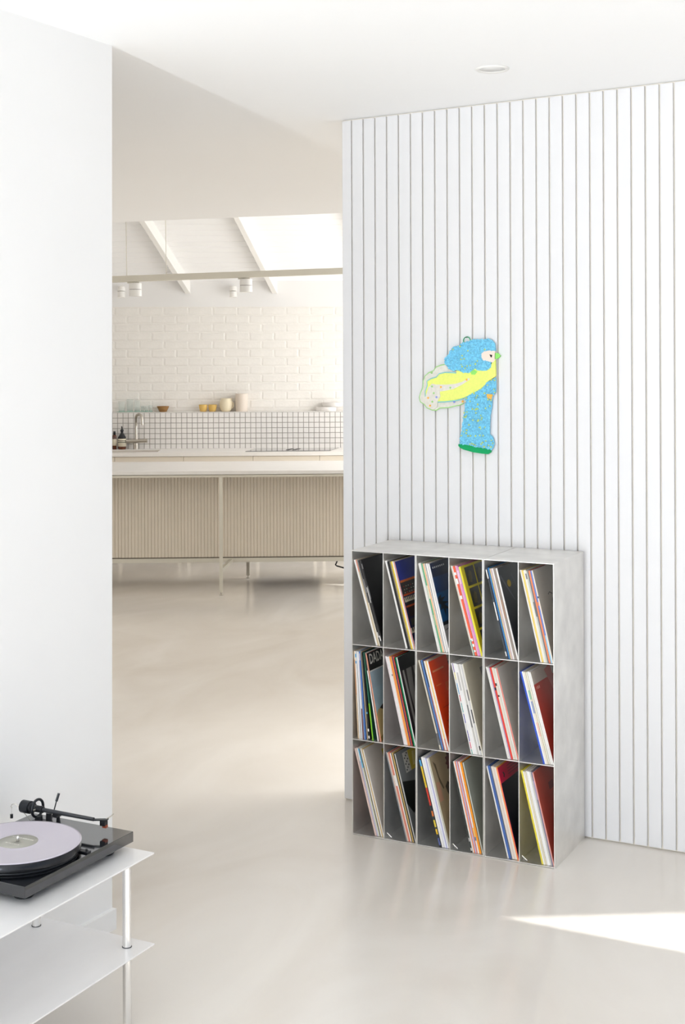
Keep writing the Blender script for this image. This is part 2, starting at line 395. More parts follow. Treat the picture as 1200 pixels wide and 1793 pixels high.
for k, e_end in enumerate((-1.21, -0.40, 0.403, 1.36, 2.2)):
    bb = MB(KM); wd, hh = .045, .115; L = 3.4
    def rp(s, o, dz):
        n = BN+.03-s*dn; e = e_end-s*de+o
        return (e, n, rz(n)-dz)
    bb.hexa([rp(0,-wd,hh), rp(0,0,hh), rp(L,0,hh), rp(L,-wd,hh), rp(0,-wd,-.01), rp(0,0,-.01), rp(L,0,-.01), rp(L,-wd,-.01)])
    obj('rafter', bb, M_WHITE, roof)

# ------------------------------------------------------------------ kitchen island
isl = thing('kitchen_island', kp(0, 0.4), 'beige ribbed island cabinet on thin square-section metal legs', 'island')
IE0, IE1 = -2.35, 1.55
body = obj('cabinet_body', MB(KM).box((IE0+.05, .33, .226), (IE1-.05, .80, .868)), M_RIB, isl)
ribs = MB(KM); rp_ = 0.0247; e = IE0+.06
while e < IE1-.06:
    ribs.add([(e,.331,.232),(e+.0022,.3255,.232),(e+rp_-.0032,.3255,.232),(e+rp_-.001,.331,.232),(e,.331,.866),(e+.0022,.3255,.866),(e+rp_-.0032,.3255,.866),(e+rp_-.001,.331,.866)],
             [(0,1,5,4),(1,2,6,5),(2,3,7,6),(0,3,2,1),(4,5,6,7)])
    e += rp_
o = obj('ribbed_panel', ribs, M_RIB, body); o['kind'] = 'stuff'
obj('shadow_gap', MB(KM).box((IE0+.05, .322, .2255), (IE1-.05, .79, .2315)), M_GAPSHADE, body)  # dark box paints the shade line above the bottom rail
fr = .026
obj('bottom_rail', MB(KM).box((IE0, .315, .194), (IE1, .315+fr, .2255)), M_FRAME, isl)
obj('top_rail', MB(KM).box((IE0, -.013, .858), (IE1, .013, .8745)), M_FRAME, isl)
for e in (IE0+.02, -0.002, 1.52):
    lg = obj('leg', MB(KM).box((e-.0125, -.0125, .022), (e+.0125, .0125, .858), bev=.001), M_FRAME, isl)
    obj('foot', MB(KM).cyl((e, 0, .0), (e, 0, .006), .014, .014, 20).cyl((e, 0, .006), (e, 0, .024), .005, .005, 12), M_STEEL, lg)
    obj('side_rail', MB(KM).hexa([(e-.0125,.0125,.17),(e+.0125,.0125,.17),(e+.0755,.32,.194),(e+.0505,.32,.194),(e-.0125,.0125,.195),(e+.0125,.0125,.195),(e+.0755,.32,.2195),(e+.0505,.32,.2195)]), M_FRAME, isl)
    e2 = e+.173
    lg = obj('leg', MB(KM).box((e2-.0125, .775, .022), (e2+.0125, .80, .226), bev=.001), M_FRAME, isl)
    obj('foot', MB(KM).cyl((e2, .788, .0), (e2, .788, .006), .014, .014, 20).cyl((e2, .788, .006), (e2, .788, .024), .005, .005, 12), M_STEEL, lg)
it = obj('island_worktop', MB(KM).box((IE0-.02, -.02, .8785), (IE1+.02, .95, .904), bev=.002), M_STONE, at=kp(0, .4, .8785))
tag(it, 'long white stone top on the ribbed kitchen island', 'worktop')
sp = obj('painted_shadow_strip', MB(KM).box((IE0+.02, .01, .868), (IE1-.02, .78, .8785)), M_GAPSHADE, isl)  # dark strip paints the shadow gap under the island top
cab = obj('power_cable', MB(KM).tube([(.865,.78,.2),(.872,.79,.13),(.858,.80,.095),(.87,.80,.086),(.92,.79,.073),(1.05,.8,.045),(1.3,.95,.012),(1.5,1.1,.006)], .006, 10), M_BLACK, at=kp(1.5, 1.1, 0))
tag(cab, 'short dark power cable looping below the island cabinet', 'cable')

# ------------------------------------------------------------------ back run: cabinets, worktop, oven, cooktop, sink, tap
CF = 2.03                                              # front of the back worktop
gaps = [-2.222, -1.622, -1.022, -0.423, 0.182, 0.766, 1.366]
names = ['drawer cabinet at the far left end of the kitchen run', 'drawer cabinet left of the sink cabinet', 'sink cabinet below the tap, cream drawer front',
         'cream drawer cabinet between sink and cooktop', 'cream cabinet directly under the black cooktop', 'cream drawer cabinet at the right of the cooktop']
for i in range(6):
    a, c = gaps[i], gaps[i+1]
    t = thing('base_cabinet', kp((a+c)/2, 2.35), names[i], 'cabinet', 'cream base cabinets of the kitchen run')
    if i == 4:
        for s, f in ((a+.001, a+.017), (c-.017, c-.001)):
            obj('side_panel', MB(KM).box((s, CF+.045, .22), (f, TN-.005, .866)), M_CREAM, t)
        obj('carcass', MB(KM).box((a+.017, CF+.045, .78), (c-.017, TN-.005, .866)), M_CREAM, t)
    else:
        hh = (.70, .866) if i in (2,) else (.866, .866)
        obj('carcass', MB(KM).box((a+.001, CF+.045, .22), (c-.001, TN-.005, .866 if i not in (1, 2) else .70)), M_CREAM, t)
    if i in (1, 2):
        obj('side_panel', MB(KM).box((a+.001, CF+.045, .70), (a+.017, TN-.005, .866)), M_CREAM, t)
        obj('side_panel', MB(KM).box((c-.017, CF+.045, .70), (c-.001, TN-.005, .866)), M_CREAM, t)
    zs = [(.78, .868)] if i == 4 else [(.222, .43), (.433, .64), (.643, .868)]
    for z0, z1 in zs:
        obj('drawer_front', MB(KM).box((a+.0016, CF+.024, z0), (c-.0016, CF+.044, z1), bev=.001), M_CREAM, t)
    for s in (a+.04, c-.04):
        obj('leg', MB(KM).box((s-.012, CF+.06, 0), (s+.012, CF+.085, .22)), M_FRAME, t)
ov = thing('oven', kp(.474, 2.35, .225), 'built-in oven with dark glass door below the cooktop', 'oven')
obj('housing', MB(KM).box((.20, CF+.046, .225), (.748, 2.58, .776)), M_BLACK, ov)
obj('oven_door', MB(KM).box((.186, CF+.022, .222), (.762, CF+.046, .776), bev=.002), mat('dark_oven_glass', (52, 58, 64), .08, coat=.6), ov)
# worktop with a cut-out for the sink
S0, S1, SN0, SN1 = -1.30, -0.66, 2.16, 2.50
wt = MB(KM); z0, z1 = .872, .904
for a, c, d_, f in ((gaps[0], S0, CF, TN), (S1, gaps[-1], CF, TN), (S0, S1, CF, SN0), (S0, S1, SN1, TN)):
    wt.box((a, d_, z0), (c, f-.001 if f == TN else f, z1))
kw = obj('kitchen_worktop', wt, M_STONE, at=kp(-.4, 2.3, .872)); tag(kw, 'white stone worktop along the tiled kitchen wall', 'worktop')
sk = thing('sink', kp((S0+S1)/2, 2.33, .72), 'pale undermount sink let into the back worktop', 'sink')
M_SINK = mat('sink_white', (214, 208, 200), .3)
s_ = MB(KM)
for q in ((S0+.002, SN0+.002, S1-.002, SN0+.008), (S0+.002, SN1-.008, S1-.002, SN1-.002), (S0+.002, SN0+.008, S0+.008, SN1-.008), (S1-.008, SN0+.008, S1-.002, SN1-.008)):
    s_.box((q[0], q[1], .722), (q[2], q[3], .897))
s_.box((S0+.008, SN0+.008, .722), (S1-.008, SN1-.008, .728)); obj('basin', s_, M_SINK, sk)
obj('drain', MB(KM).cyl(((S0+S1)/2, 2.33, .728), ((S0+S1)/2, 2.33, .7295), .04, .04, 24), M_STEEL, sk)
tp = thing('kitchen_tap', kp(-.893, 2.555, .904), 'brushed steel mixer tap with hooked spout behind the sink', 'tap')
te, tn = -.893, 2.555
obj('base', MB(KM).cyl((te, tn, .904), (te, tn, .96), .021, .021, 24), M_STEEL, tp)
obj('mixer_bar', MB(KM).cyl((te-.085, tn-.01, .975), (te+.105, tn+.0, .98), .0165, .0165, 20), M_STEEL, tp)
h = obj('handle', MB(KM).cyl((te+.082, tn, .99), (te+.082, tn, 1.012), .004, .004, 10), M_STEEL, tp)
sp_pts = [(te+.004, tn, .985), (te+.003, tn, 1.10), (te+.003, tn, 1.19)]
for q in range(9):
    a = math.pi*q/8; sp_pts.append((te+.003+.031*(1-math.cos(a))*.95, tn-.05*(1-math.cos(a))/2, 1.19+.031*math.sin(a)))
sp_pts.append((te+.068, tn-.055, 1.125))
obj('spout', MB(KM).tube(sp_pts, .0125, 14), M_STEEL, tp)
ck = thing('cooktop', kp(.52, 2.4, .904), 'flat black glass cooktop reflecting the white tiles', 'cooktop')
M_CK = mat('black_cooktop_glass', (44, 44, 48), .05, coat=.5)
P4 = [(.115, 2.125), (.865, 2.165), (.955, 2.565), (.205, 2.53)]
obj('glass_plate', MB(KM).prism(P4, lambda p: (p[0], p[1], .904), lambda p: (p[0], p[1], .908)), M_CK, ck)
for s in (.47, .53):
    obj('vent_slot', MB(KM).prism([(s, 2.25), (s+.03, 2.252), (s+.075, 2.42), (s+.045, 2.418)], lambda p: (p[0], p[1], .908), lambda p: (p[0], p[1], .910)), M_BLACK, ck)

M_AMBER = mat('brown_amber_glass', (92, 44, 18), .12, coat=.5)
M_BCAP = mat('black_bottle_plastic', (28, 30, 34), .35)
M_LAB = mat('cream_bottle_label', (226, 218, 196), .6)
def bottle(name, label, e, n, prof, cap, labs, r):
    t = thing(name, kp(e, n, .904), label, 'bottle')
    obj('body', MB(KM).lathe((e, n, .904), prof, 28), M_AMBER, t)
    cp = obj('cap', MB(KM).lathe((e, n, .904), cap, 24), M_BCAP, t)
    for z0, z1, m in labs:
        obj('label_band', MB(KM).lathe((e, n, .904), [(r+.0004, z0), (r+.0012, z0), (r+.0012, z1), (r+.0004, z1)], 28, closed=True), m, t)
    return t, cp
bottle('oil_bottle', 'slim brown bottle with cream label beside the larger pump bottle', -1.085, 2.555,
       [(0, 0), (.0175, 0), (.019, .003), (.019, .118), (.017, .127), (.010, .132), (0, .132)],
       [(0, .128), (.0115, .128), (.0115, .162), (.0105, .164), (0, .164)], [(.035, .095, M_LAB)], .019)
t, cp = bottle('soap_bottle', 'brown pump bottle with black neck and cream striped label', -1.017, 2.555,
       [(0, 0), (.033, 0), (.036, .004), (.037, .08), (.037, .096), (0, .097)],
       [(0, .0965), (.037, .0965), (.035, .112), (.024, .130), (.013, .146), (.011, .158), (.015, .163), (.0155, .176), (.008, .183), (.005, .190), (.005, .205), (0, .206)],
       [(.026, .098, M_LAB)], .037)
for z in (.062, .076): obj('label_stripe', MB(KM).lathe((-1.017, 2.555, .904), [(.0383, z), (.0388, z), (.0388, z+.006), (.0383, z+.006)], 28, closed=True), M_BCAP, t)
obj('pump_spout', MB(KM).tube([(-1.017, 2.555, 1.107), (-1.017, 2.545, 1.112), (-1.017, 2.515, 1.108)], .004, 8), M_BCAP, cp)

# things on the tiled ledge
LZ, LN = 1.2375, 2.69
M_GLASS = mat('pale_green_glass', (232, 242, 238), .04, var=0.0, alpha=.16)
M_GLASSB = mat('green_glass_base', (196, 232, 218), .05, var=0.0, alpha=.5)
tr = obj('glass_tray', MB(KM).box((-1.075, LN-.045, LZ), (-.752, LN+.045, LZ+.006), bev=.002), M_GLASSB, at=kp(-.91, LN, LZ))
tag(tr, 'narrow pale green glass tray under the drinking glasses', 'tray')
for i, (e, hgt, r, lab) in enumerate(((-1.035, .092, .030, 'tall clear green glass at the left end of the tray'), (-.960, .108, .031, 'tallest clear glass, second from left on tray'),
        (-.893, .100, .029, 'tall clear glass in the middle of the tray'), (-.845, .048, .019, 'small clear glass just right of the tall glasses'),
        (-.808, .048, .018, 'small clear glass, second from right on tray'), (-.770, .055, .019, 'small clear glass at the right end of tray'))):
    dn_ = (-.008, .006, -.005, .008, -.01, .004)[i]
    t = thing('drinking_glass', kp(e, LN+dn_, LZ+.006), lab, 'glass', 'glasses on the green tray')
    obj('wall', MB(KM).lathe((e, LN+dn_, LZ+.006), [(r*.86, .006), (r, hgt), (r-.0018, hgt), (r*.86-.0018, .008)], 24, closed=True), M_GLASS, t)
    obj('base', MB(KM).lathe((e, LN+dn_, LZ+.006), [(0, 0), (r*.84, 0), (r*.86, .003), (r*.86, .007), (0, .007)], 24), M_GLASSB, t)
M_WOOD = mat('turned_brown_wood', (150, 112, 66), .5, var=.25, scale=25, stretch=(1, 1, 4))
bo = obj('wooden_bowl', MB(KM).lathe((-.657, LN, LZ), [(0, .004), (0, 0), (.030, 0), (.034, .004), (.056, .048), (.0565, .052), (.052, .052), (.031, .008), (0, .006)], 36), M_WOOD, at=kp(-.657, LN, LZ))
tag(bo, 'small brown wooden bowl with sloped sides on the ledge', 'bowl')
M_AMB = mat('honey_yellow_glass', (240, 204, 118), .08, var=.05, alpha=.62)
for e, lab in ((-.289, 'honey yellow glass cup, left of the pair on ledge'), (-.203, 'honey yellow glass cup, right of the pair on ledge')):
    cu = obj('glass_cup', MB(KM).lathe((e, LN, LZ), [(0, 0), (.026, 0), (.032, .010), (.037, .035), (.041, .064), (.039, .065), (.0345, .035), (.029, .014), (0, .008)], 28), M_AMB, at=kp(e, LN, LZ))
    tag(cu, lab, 'cup', 'honey yellow glass cups')
M_CER = mat('cream_stoneware', (232, 220, 192), .4, var=.05, scale=6)
jg = thing('ceramic_jug', kp(-.078, LN, LZ), 'round cream stoneware jug between yellow cups and cylinder vase', 'jug')
obj('body', MB(KM).lathe((-.080, LN, LZ), [(0, 0), (.034, 0), (.046, .012), (.056, .040), (.060, .066), (.056, .094), (.046, .112), (.046, .122), (.043, .122), (.043, .110), (.05, .09), (.05, .04), (0, .01)], 36), M_CER, jg)
obj('spout', MB(KM).prism([(-.034, .100), (-.022, .122), (-.036, .124)], lambda p: (p[0], LN-.012, LZ+p[1]), lambda p: (p[0], LN+.012, LZ+p[1])), M_CER, jg)
obj('handle', MB(KM).tube([(-.028, LN, LZ+.088), (-.012, LN, LZ+.075), (-.012, LN, LZ+.045), (-.026, LN, LZ+.032)], .006, 10), M_CER, jg)
M_VASE = mat('pale_sand_stoneware', (226, 214, 202), .55, var=.03)
va = obj('cylinder_vase', MB(KM).lathe((.064, LN, LZ), [(0, 0), (.052, 0), (.054, .003), (.0565, .161), (.056, .164), (.051, .164), (.049, .01), (0, .008)], 40), M_VASE, at=kp(.064, LN, LZ))
tag(va, 'tall pale sand-coloured cylinder vase beside the cream jug', 'vase')
M_PORC = mat('white_porcelain', (238, 235, 231), .3)
d1 = obj('white_dish', MB(KM).lathe((.845, LN, LZ), [(0, 0), (.105, 0), (.108, .004), (.11, .040), (.107, .040), (.104, .006), (0, .005)], 48), M_PORC, at=kp(.845, LN, LZ))
d1.matrix_world = Matrix.Translation(kp(.845, LN, LZ)) @ Matrix.Rotation(KA, 4, 'Z') @ Matrix.Diagonal((1, .55, 1, 1)) @ Matrix.Rotation(-KA, 4, 'Z')
tag(d1, 'low white oval dish at the right end of the ledge', 'dish')
d2 = obj('white_bowl', MB(KM).lathe((.90, LN, LZ+.0405), [(0, 0), (.10, 0), (.108, .006), (.112, .040), (.109, .041), (.104, .008), (0, .005)], 48), M_PORC, at=kp(.90, LN, LZ+.0405))
d2.matrix_world = Matrix.Translation(kp(.90, LN, LZ+.0405)) @ Matrix.Rotation(KA, 4, 'Z') @ Matrix.Diagonal((1, .55, 1, 1)) @ Matrix.Rotation(-KA, 4, 'Z')
tag(d2, 'white bowl stacked on the low oval dish on ledge', 'bowl')

# wall spotlights and the suspended rail with its lights
for e, lab in ((-1.036, 'small white wall spotlight near the left partition'), (-.012, 'small white wall spotlight behind the second rail light')):
    t = thing('wall_spotlight', kp(e, BN-.004, 2.31), lab, 'spotlight', 'white wall spotlights on the plaster band')
    obj('mount', MB(KM).cyl((e, BN-.004, 2.37), (e, BN-.03, 2.37), .030, .030, 24), M_WHITE, t)
    obj('arm', MB(KM).cyl((e, BN-.03, 2.37), (e, BN-.075, 2.355), .009, .009, 14), M_WHITE, t)
    hd = obj('lamp_head', MB(KM).cyl((e+.002, BN-.08, 2.385), (e+.002, BN-.085, 2.345), .033, .033, 28), M_WHITE, t)
    obj('lamp_ring', MB(KM).cyl((e+.002, BN-.085, 2.340), (e+.003, BN-.09, 2.288), .034, .034, 28), M_WHITE, hd)
ry = .45
def rail_z(e): return 2.3455+(2.4075-2.3455)*(e+.836)/1.743
rl = thing('suspended_rail', kp(.0, ry, rail_z(0)), 'long off-white lighting rail hung on wires over the island', 'light rail')
hx = MB(KM); e0, e1 = -1.9, 1.9; hw = .022; rh = .0475
hx.hexa([(e0,ry-hw,rail_z(e0)-rh),(e1,ry-hw,rail_z(e1)-rh),(e1,ry+hw,rail_z(e1)-rh),(e0,ry+hw,rail_z(e0)-rh),(e0,ry-hw,rail_z(e0)),(e1,ry-hw,rail_z(e1)),(e1,ry+hw,rail_z(e1)),(e0,ry+hw,rail_z(e0))])
obj('rail_body', hx, M_FRAME, rl)
for e in (-.728, -.430, 1.3):
    obj('hanging_wire', MB(KM).cyl((e, ry, rail_z(e)), (e-.012, ry, rz(ry)+.02), .0024, .0024, 8), M_FRAME, rl)
for e, lab in ((-.664, 'white drum spotlight on the rail, nearer the left partition'), (.173, 'white drum spotlight on the rail, right of the middle')):
    zt = rail_z(e)-rh
    t = thing('rail_spotlight', kp(e, ry, zt-.11), lab, 'spotlight', 'drum spotlights on the hanging rail')
    obj('adapter', MB(KM).box((e-.06, ry-.014, zt-.012), (e+.03, ry+.014, zt-.0025)), M_FRAME, t)
    obj('upper_drum', MB(KM).cyl((e, ry, zt-.012), (e, ry, zt-.058), .0475, .0475, 36), M_WHITE, t)
    obj('shadow_joint', MB(KM).cyl((e, ry, zt-.058), (e, ry, zt-.061), .045, .045, 36), M_GAPSHADE, t)
    obj('lower_drum', MB(KM).cyl((e, ry, zt-.061), (e, ry, zt-.110), .0475, .0475, 36), M_WHITE, t)

# recessed ceiling light
dl = thing('ceiling_downlight', (-1.626, 4.25, cz(-1.626, 4.25)), 'round white recessed downlight in the ceiling above the slatted wall', 'downlight')
zc = cz(-1.626, 4.25)
def rc(x, y, dz): return (x, y, cz(x, y)+dz)
obj('trim_ring', MB().lathe((-1.626, 4.25, zc), [(.041, .001), (.056, .001), (.056, -.002), (.052, -.005), (.041, -.002)], 40, closed=True), M_WHITE, dl)
obj('diffuser', MB().lathe((-1.626, 4.25, zc), [(0, -.0012), (.041, -.0012), (.041, .001), (0, .001)], 40), mat('frosted_diffuser', (226, 225, 223), .5), dl)

# ------------------------------------------------------------------ record racks
UX, UY, UD, UH, PT = -2.2335, 4.414, 0.330, 1.018, 0.003
MWID = 0.2515
SHELF = [0.0, .3415, .6810, UH]
racks = [('aluminium record rack with six compartments, left of the three', UX), ('aluminium record rack with six compartments, middle of the three', UX+MWID+.0008), ('aluminium record rack with six compartments, right end of the three', UX+2*MWID+.0024)]
cells = []
for label, x0 in racks:
    t = thing('record_rack', (x0+MWID/2, UY+UD/2, 0), label, 'record rack', 'joined aluminium record racks')
    x1 = x0+MWID; xm = (x0+x1)/2; y0, y1 = UY, UY+UD
    obj('side_panel', MB().box((x0, y0, 0), (x0+PT, y1, UH)), M_ALU, t)
    obj('side_panel', MB().box((x1-PT, y0, 0), (x1, y1, UH)), M_ALU, t)
    obj('top_panel', MB().box((x0+PT, y0, UH-PT), (x1-PT, y1, UH)), M_ALU, t)
    obj('bottom_panel', MB().box((x0+PT, y0, .0015), (x1-PT, y1, .0045)), M_ALU, t)
    obj('back_panel', MB().box((x0+PT, y1-.002, .0045), (x1-PT, y1, UH-PT)), M_ALU, t)
    obj('divider', MB().box((xm-PT/2, y0, .0045), (xm+PT/2, y1-.002, UH-PT)), M_ALU, t)
    for zz in SHELF[1:3]:
        for a, c in ((x0+PT, xm-PT/2), (xm+PT/2, x1-PT)):
            obj('shelf', MB().box((a, y0, zz-PT/2), (c, y1-.002, zz+PT/2)), M_ALU, t)
    gx = xm+PT/2
    g = MB()
    p = [(gx+.004, y0+.03, .0045), (gx+.022, y0+.012, .0085), (gx+.005, y0+.012, .022)]
    for i in range(3): g.tube([p[i], p[(i+1) % 3]], .0016, 8)
    obj('corner_clip', g, M_TUBE, t)
    cells += [(x0+PT, xm-PT/2), (xm+PT/2, x1-PT)]

# ------------------------------------------------------------------ records
WH=(236,232,228); CR=(222,212,194); TAN=(200,182,150); BK=(34,32,33); GY=(120,118,118); LG=(196,192,188)
RED=(222,72,50); ORG=(240,130,50); YEL=(236,206,70); PNK=(222,140,196); SAL=(216,140,120); BLU=(66,104,172); SKYB=(90,168,214)
GRN=(40,150,98); LIME=(122,190,40); PUR=(96,62,110); LAV=(190,186,214); DBL=(24,40,66); PWH=(228,216,218)
# (thickness mm, spine colour, [(v0,v1,colour) bands on the spine])
S = {}
S[0,0] = [(8.0,WH,[]),(5.0,TAN,[(.86,1,SAL)]),(4.5,CR,[(.5,1,GY)]),(4.2,BK,[(.62,.78,GY),(.1,.16,LG)]),(4.2,(70,68,66),[(.5,.68,LG),(.06,.12,WH)]),(4.2,BK,[(.55,.7,GY),(.9,.96,GY)])]
S[0,1] = [(8.5,WH,[]),(9.0,BK,[]),(4.0,(150,140,122),[]),(7.5,YEL,[]),(4.5,WH,[]),(4.5,(196,140,134),[])]
S[0,2] = [(6.5,WH,[]),(5.5,(224,222,216),[]),(6.0,(96,174,132),[(.6,.75,(214,220,200)),(.3,.42,(150,190,150))]),(5.5,(238,190,150),[]),(4.0,WH,[]),(1.6,GY,[]),(7.0,WH,[]),(6.5,(228,224,222),[])]
S[0,3] = [(3.5,CR,[]),(4.5,WH,[(0,.17,(60,160,150))]),(7.5,(238,98,66),[(.9,.93,WH),(.80,.86,WH),(.63,.67,WH),(.16,.19,WH),(.10,.13,WH),(.04,.06,WH)]),(4.0,(226,206,212),[]),(7.0,PNK,[(.8,.95,(236,190,216))]),(3.0,LG,[]),(6.0,(236,220,46),[])]
S[0,4] = [(4.5,(66,70,76),[(.42,.62,WH),(.88,.98,WH),(.03,.08,WH)]),(3.5,DBL,[]),(5.0,(58,126,186),[]),(4.0,(232,206,130),[]),(6.0,(200,176,178),[]),(5.0,WH,[]),(7.0,(150,136,126),[(.45,.65,(166,132,112))]),(6.5,WH,[])]
S[0,5] = [(5.0,WH,[]),(6.5,(236,206,110),[]),(5.0,WH,[]),(5.0,(226,224,212),[(.9,.96,GY)]),(5.0,(204,204,196),[(.5,.66,GY)]),(4.0,(110,110,116),[]),(6.0,(234,136,92),[]),(6.0,(110,136,206),[(0,.3,(160,206,232)),(.62,.66,SAL)]),(4.5,(236,222,206),[(.7,.72,DBL)])]
S[1,0] = [(4.5,(226,200,170),[(.5,.9,(214,160,120))]),(6.0,WH,[(.93,.97,SKYB),(.86,.89,SKYB)]),(5.0,(226,230,236),[]),(5.0,WH,[(0,.35,(110,50,56)),(.45,.9,PWH)]),(5.5,(86,126,196),[(.9,.98,LAV)]),(4.5,(190,170,136),[]),(6.0,(44,44,44),[(.02,.05,WH),(.1,.13,WH),(.3,.32,SKYB)]),(6.5,(36,92,72),[(0,.42,LIME)]),(4.5,WH,[(.8,1,BK)]),(4.5,(226,150,120),[])]
S[1,1] = [(7.0,PWH,[]),(4.0,WH,[]),(5.0,(228,224,220),[(.78,.8,GY)]),(6.0,(240,150,84),[]),(5.0,(250,180,50),[]),(4.5,PUR,[]),(6.0,(226,88,62),[]),(3.0,BK,[]),(6.0,GRN,[]),(4.0,WH,[])]
S[1,2] = [(6.5,CR,[(.05,.18,GY)]),(3.0,(86,84,84),[]),(6.5,(84,120,176),[]),(4.0,(186,110,100),[(.7,1,DBL)]),(5.5,WH,[]),(6.0,(240,198,130),[(0,.13,SAL)]),(5.5,WH,[])]
S[1,3] = [(4.0,WH,[]),(4.0,(220,220,224),[(.9,1,(140,110,180)),(.82,.9,(236,220,120)),(.66,.78,(70,160,210)),(.58,.65,(214,80,100)),(.46,.56,(80,170,170)),(.34,.44,(80,80,180)),(.14,.26,(80,70,170)),(.06,.13,(230,80,120)),(0,.05,(80,180,170))]),(6.0,WH,[]),(6.0,(236,234,234),[(.7,.9,LG)]),(5.0,WH,[]),(5.0,(200,196,190),[(.3,.55,GY)]),(5.0,WH,[]),(5.5,(208,206,206),[(.6,.72,GY),(.35,.5,(90,90,92)),(.05,.1,BK)]),(4.5,(226,220,204),[])]
S[1,4] = [(4.5,WH,[]),(1.2,GY,[]),(4.5,(234,228,222),[]),(3.0,(176,152,192),[]),(6.5,(226,62,44),[(.75,.78,BK)]),(6.0,(228,220,206),[(.8,.83,BK),(.68,.7,BK)]),(5.0,(220,210,198),[]),(5.0,(232,228,220),[]),(4.5,(232,140,128),[])]
S[1,5] = [(5.5,(48,88,206),[]),(5.5,(238,236,236),[]),(7.0,(226,216,198),[(.55,.68,(150,160,190)),(.7,.8,(150,190,160)),(.3,.45,(232,190,170))]),(5.0,(232,228,212),[]),(1.5,(120,112,90),[]),(7.0,(234,230,226),[]),(5.0,WH,[])]
S[2,0] = [(5.5,(228,200,190),[]),(3.5,(200,180,170),[]),(4.5,WH,[(.0,.85,LAV)]),(6.5,(226,226,206),[(.84,1,(90,180,224)),(.78,.84,(110,196,230))]),(1.5,(120,110,84),[]),(7.0,WH,[]),(4.0,(206,176,120),[]),(4.0,(232,226,220),[])]
S[2,1] = [(5.0,(132,136,144),[]),(4.0,(226,200,180),[]),(7.5,(214,130,112),[(.62,.74,(232,224,220))]),(4.5,WH,[]),(3.0,(84,76,60),[]),(6.0,(196,164,100),[]),(4.0,BK,[]),(4.0,LG,[])]
S[2,2] = [(7.0,(40,46,54),[(.90,.97,SKYB),(.66,.9,(226,190,56)),(.46,.66,(206,62,46)),(.34,.40,(220,120,60)),(.22,.3,(226,200,70)),(.14,.2,(236,190,50)),(.02,.1,(90,100,150))]),(3.0,(60,70,74),[]),(9.0,WH,[]),(6.0,(230,230,236),[]),(4.5,(186,184,220),[]),(5.0,WH,[]),(4.0,(196,190,170),[])]
S[2,3] = [(2.5,(120,122,112),[]),(5.0,(52,54,50),[(.12,.16,LG),(.02,.05,WH)]),(6.0,WH,[]),(4.5,(240,150,104),[]),(5.5,(192,182,216),[]),(5.5,(222,128,110),[]),(5.5,WH,[(.18,.28,(240,200,90)),(.14,.18,(90,140,170))]),(8.0,(246,152,36),[]),(4.0,(80,78,66),[]),(4.5,(200,200,188),[])]
S[2,4] = [(4.5,WH,[]),(9.0,(70,104,172),[]),(3.5,(90,96,110),[]),(6.0,(228,216,204),[]),(5.5,(222,208,196),[]),(5.0,(236,230,224),[]),(5.0,(248,180,84),[]),(3.0,(244,84,96),[])]
S[2,5] = [(7.5,(238,220,66),[]),(5.5,(240,238,230),[]),(5.5,(224,212,188),[]),(5.0,(238,236,232),[]),(7.5,(240,238,238),[]),(4.0,(210,206,196),[]),(5.5,(134,130,150),[(.7,.9,(170,160,190))]),(4.0,(230,160,146),[])]
# printed cover of the front-most (right-hand) record of each compartment: base colour and flat print (u from the spine, v up)
C = {}
C[0,0] = ((26,24,25), [((.5,.55),(.9,.55),(.9,.95),(.5,.95),(32,32,36))])
C[0,1] = ((30,32,70), [((0,.77),(1,.77),(1,1),(0,1),(38,54,150)), ((.02,.755),(.42,.755),(.42,.78),(.02,.78),(226,112,40)), ((.02,.62),(.52,.62),(.42,.755),(.02,.755),(58,54,48)), ((.02,.60),(.7,.60),(.7,.62),(.02,.62),(214,86,34)),
   ((.02,.53),(.7,.53),(.7,.585),(.02,.585),(222,212,186)), ((.05,.49),(.8,.49),(.8,.525),(.05,.525),(40,30,26)), ((.02,.47),(.8,.47),(.8,.49),(.02,.49),(196,80,34)), ((.05,.36),(.8,.36),(.8,.47),(.05,.47),(52,32,28)),
   ((.05,.26),(.8,.26),(.8,.34),(.05,.34),(70,66,56)), ((.0,.18),(.8,.18),(.8,.24),(.0,.24),(220,210,184)), ((0,0),(.8,0),(.8,.1),(0,.1),(120,104,170))]
   + [((.05+.045*k,.55),(.07+.045*k,.55),(.07+.045*k,.585),(.05+.045*k,.585),(30,28,28)) for k in range(9)]
   + [((.03+.05*k,.20),(.055+.05*k,.20),(.055+.05*k,.24),(.03+.05*k,.24),(28,26,26)) for k in range(9)]
   + [((.06+.06*k,.70-.035*j),(.085+.06*k,.70-.035*j),(.085+.06*k,.71-.035*j),(.06+.06*k,.71-.035*j),(196,188,170) if (k+j) % 3 else (190,60,40)) for k in range(5) for j in range(3)])
C[0,2] = ((16,84,140), [((0,.84),(1,.84),(1,1),(0,1),(20,34,72)), ((0,.66),(1,.66),(1,.84),(0,.84),(18,56,110)), ((0,.30),(1,.30),(1,.34),(0,.34),(24,30,36)), ((0,0),(1,0),(1,.30),(0,.30),(176,172,170)), ((.03,.24),(.2,.26),(.2,.275),(.05,.25),(40,40,44)),
   ((.02,.61),(.12,.64),(.10,.60),(.22,.60),(.12,.56),(.28,.53),(.15,.52),(.30,.44),(.16,.47),(.13,.38),(.10,.48),(.02,.47),(.06,.53),(.0,.55),(12,26,40))]
   + [((.05+.05*k,.935),(.08+.05*k,.935),(.08+.05*k,.955),(.05+.05*k,.955),(214,216,220)) for k in range(7)])
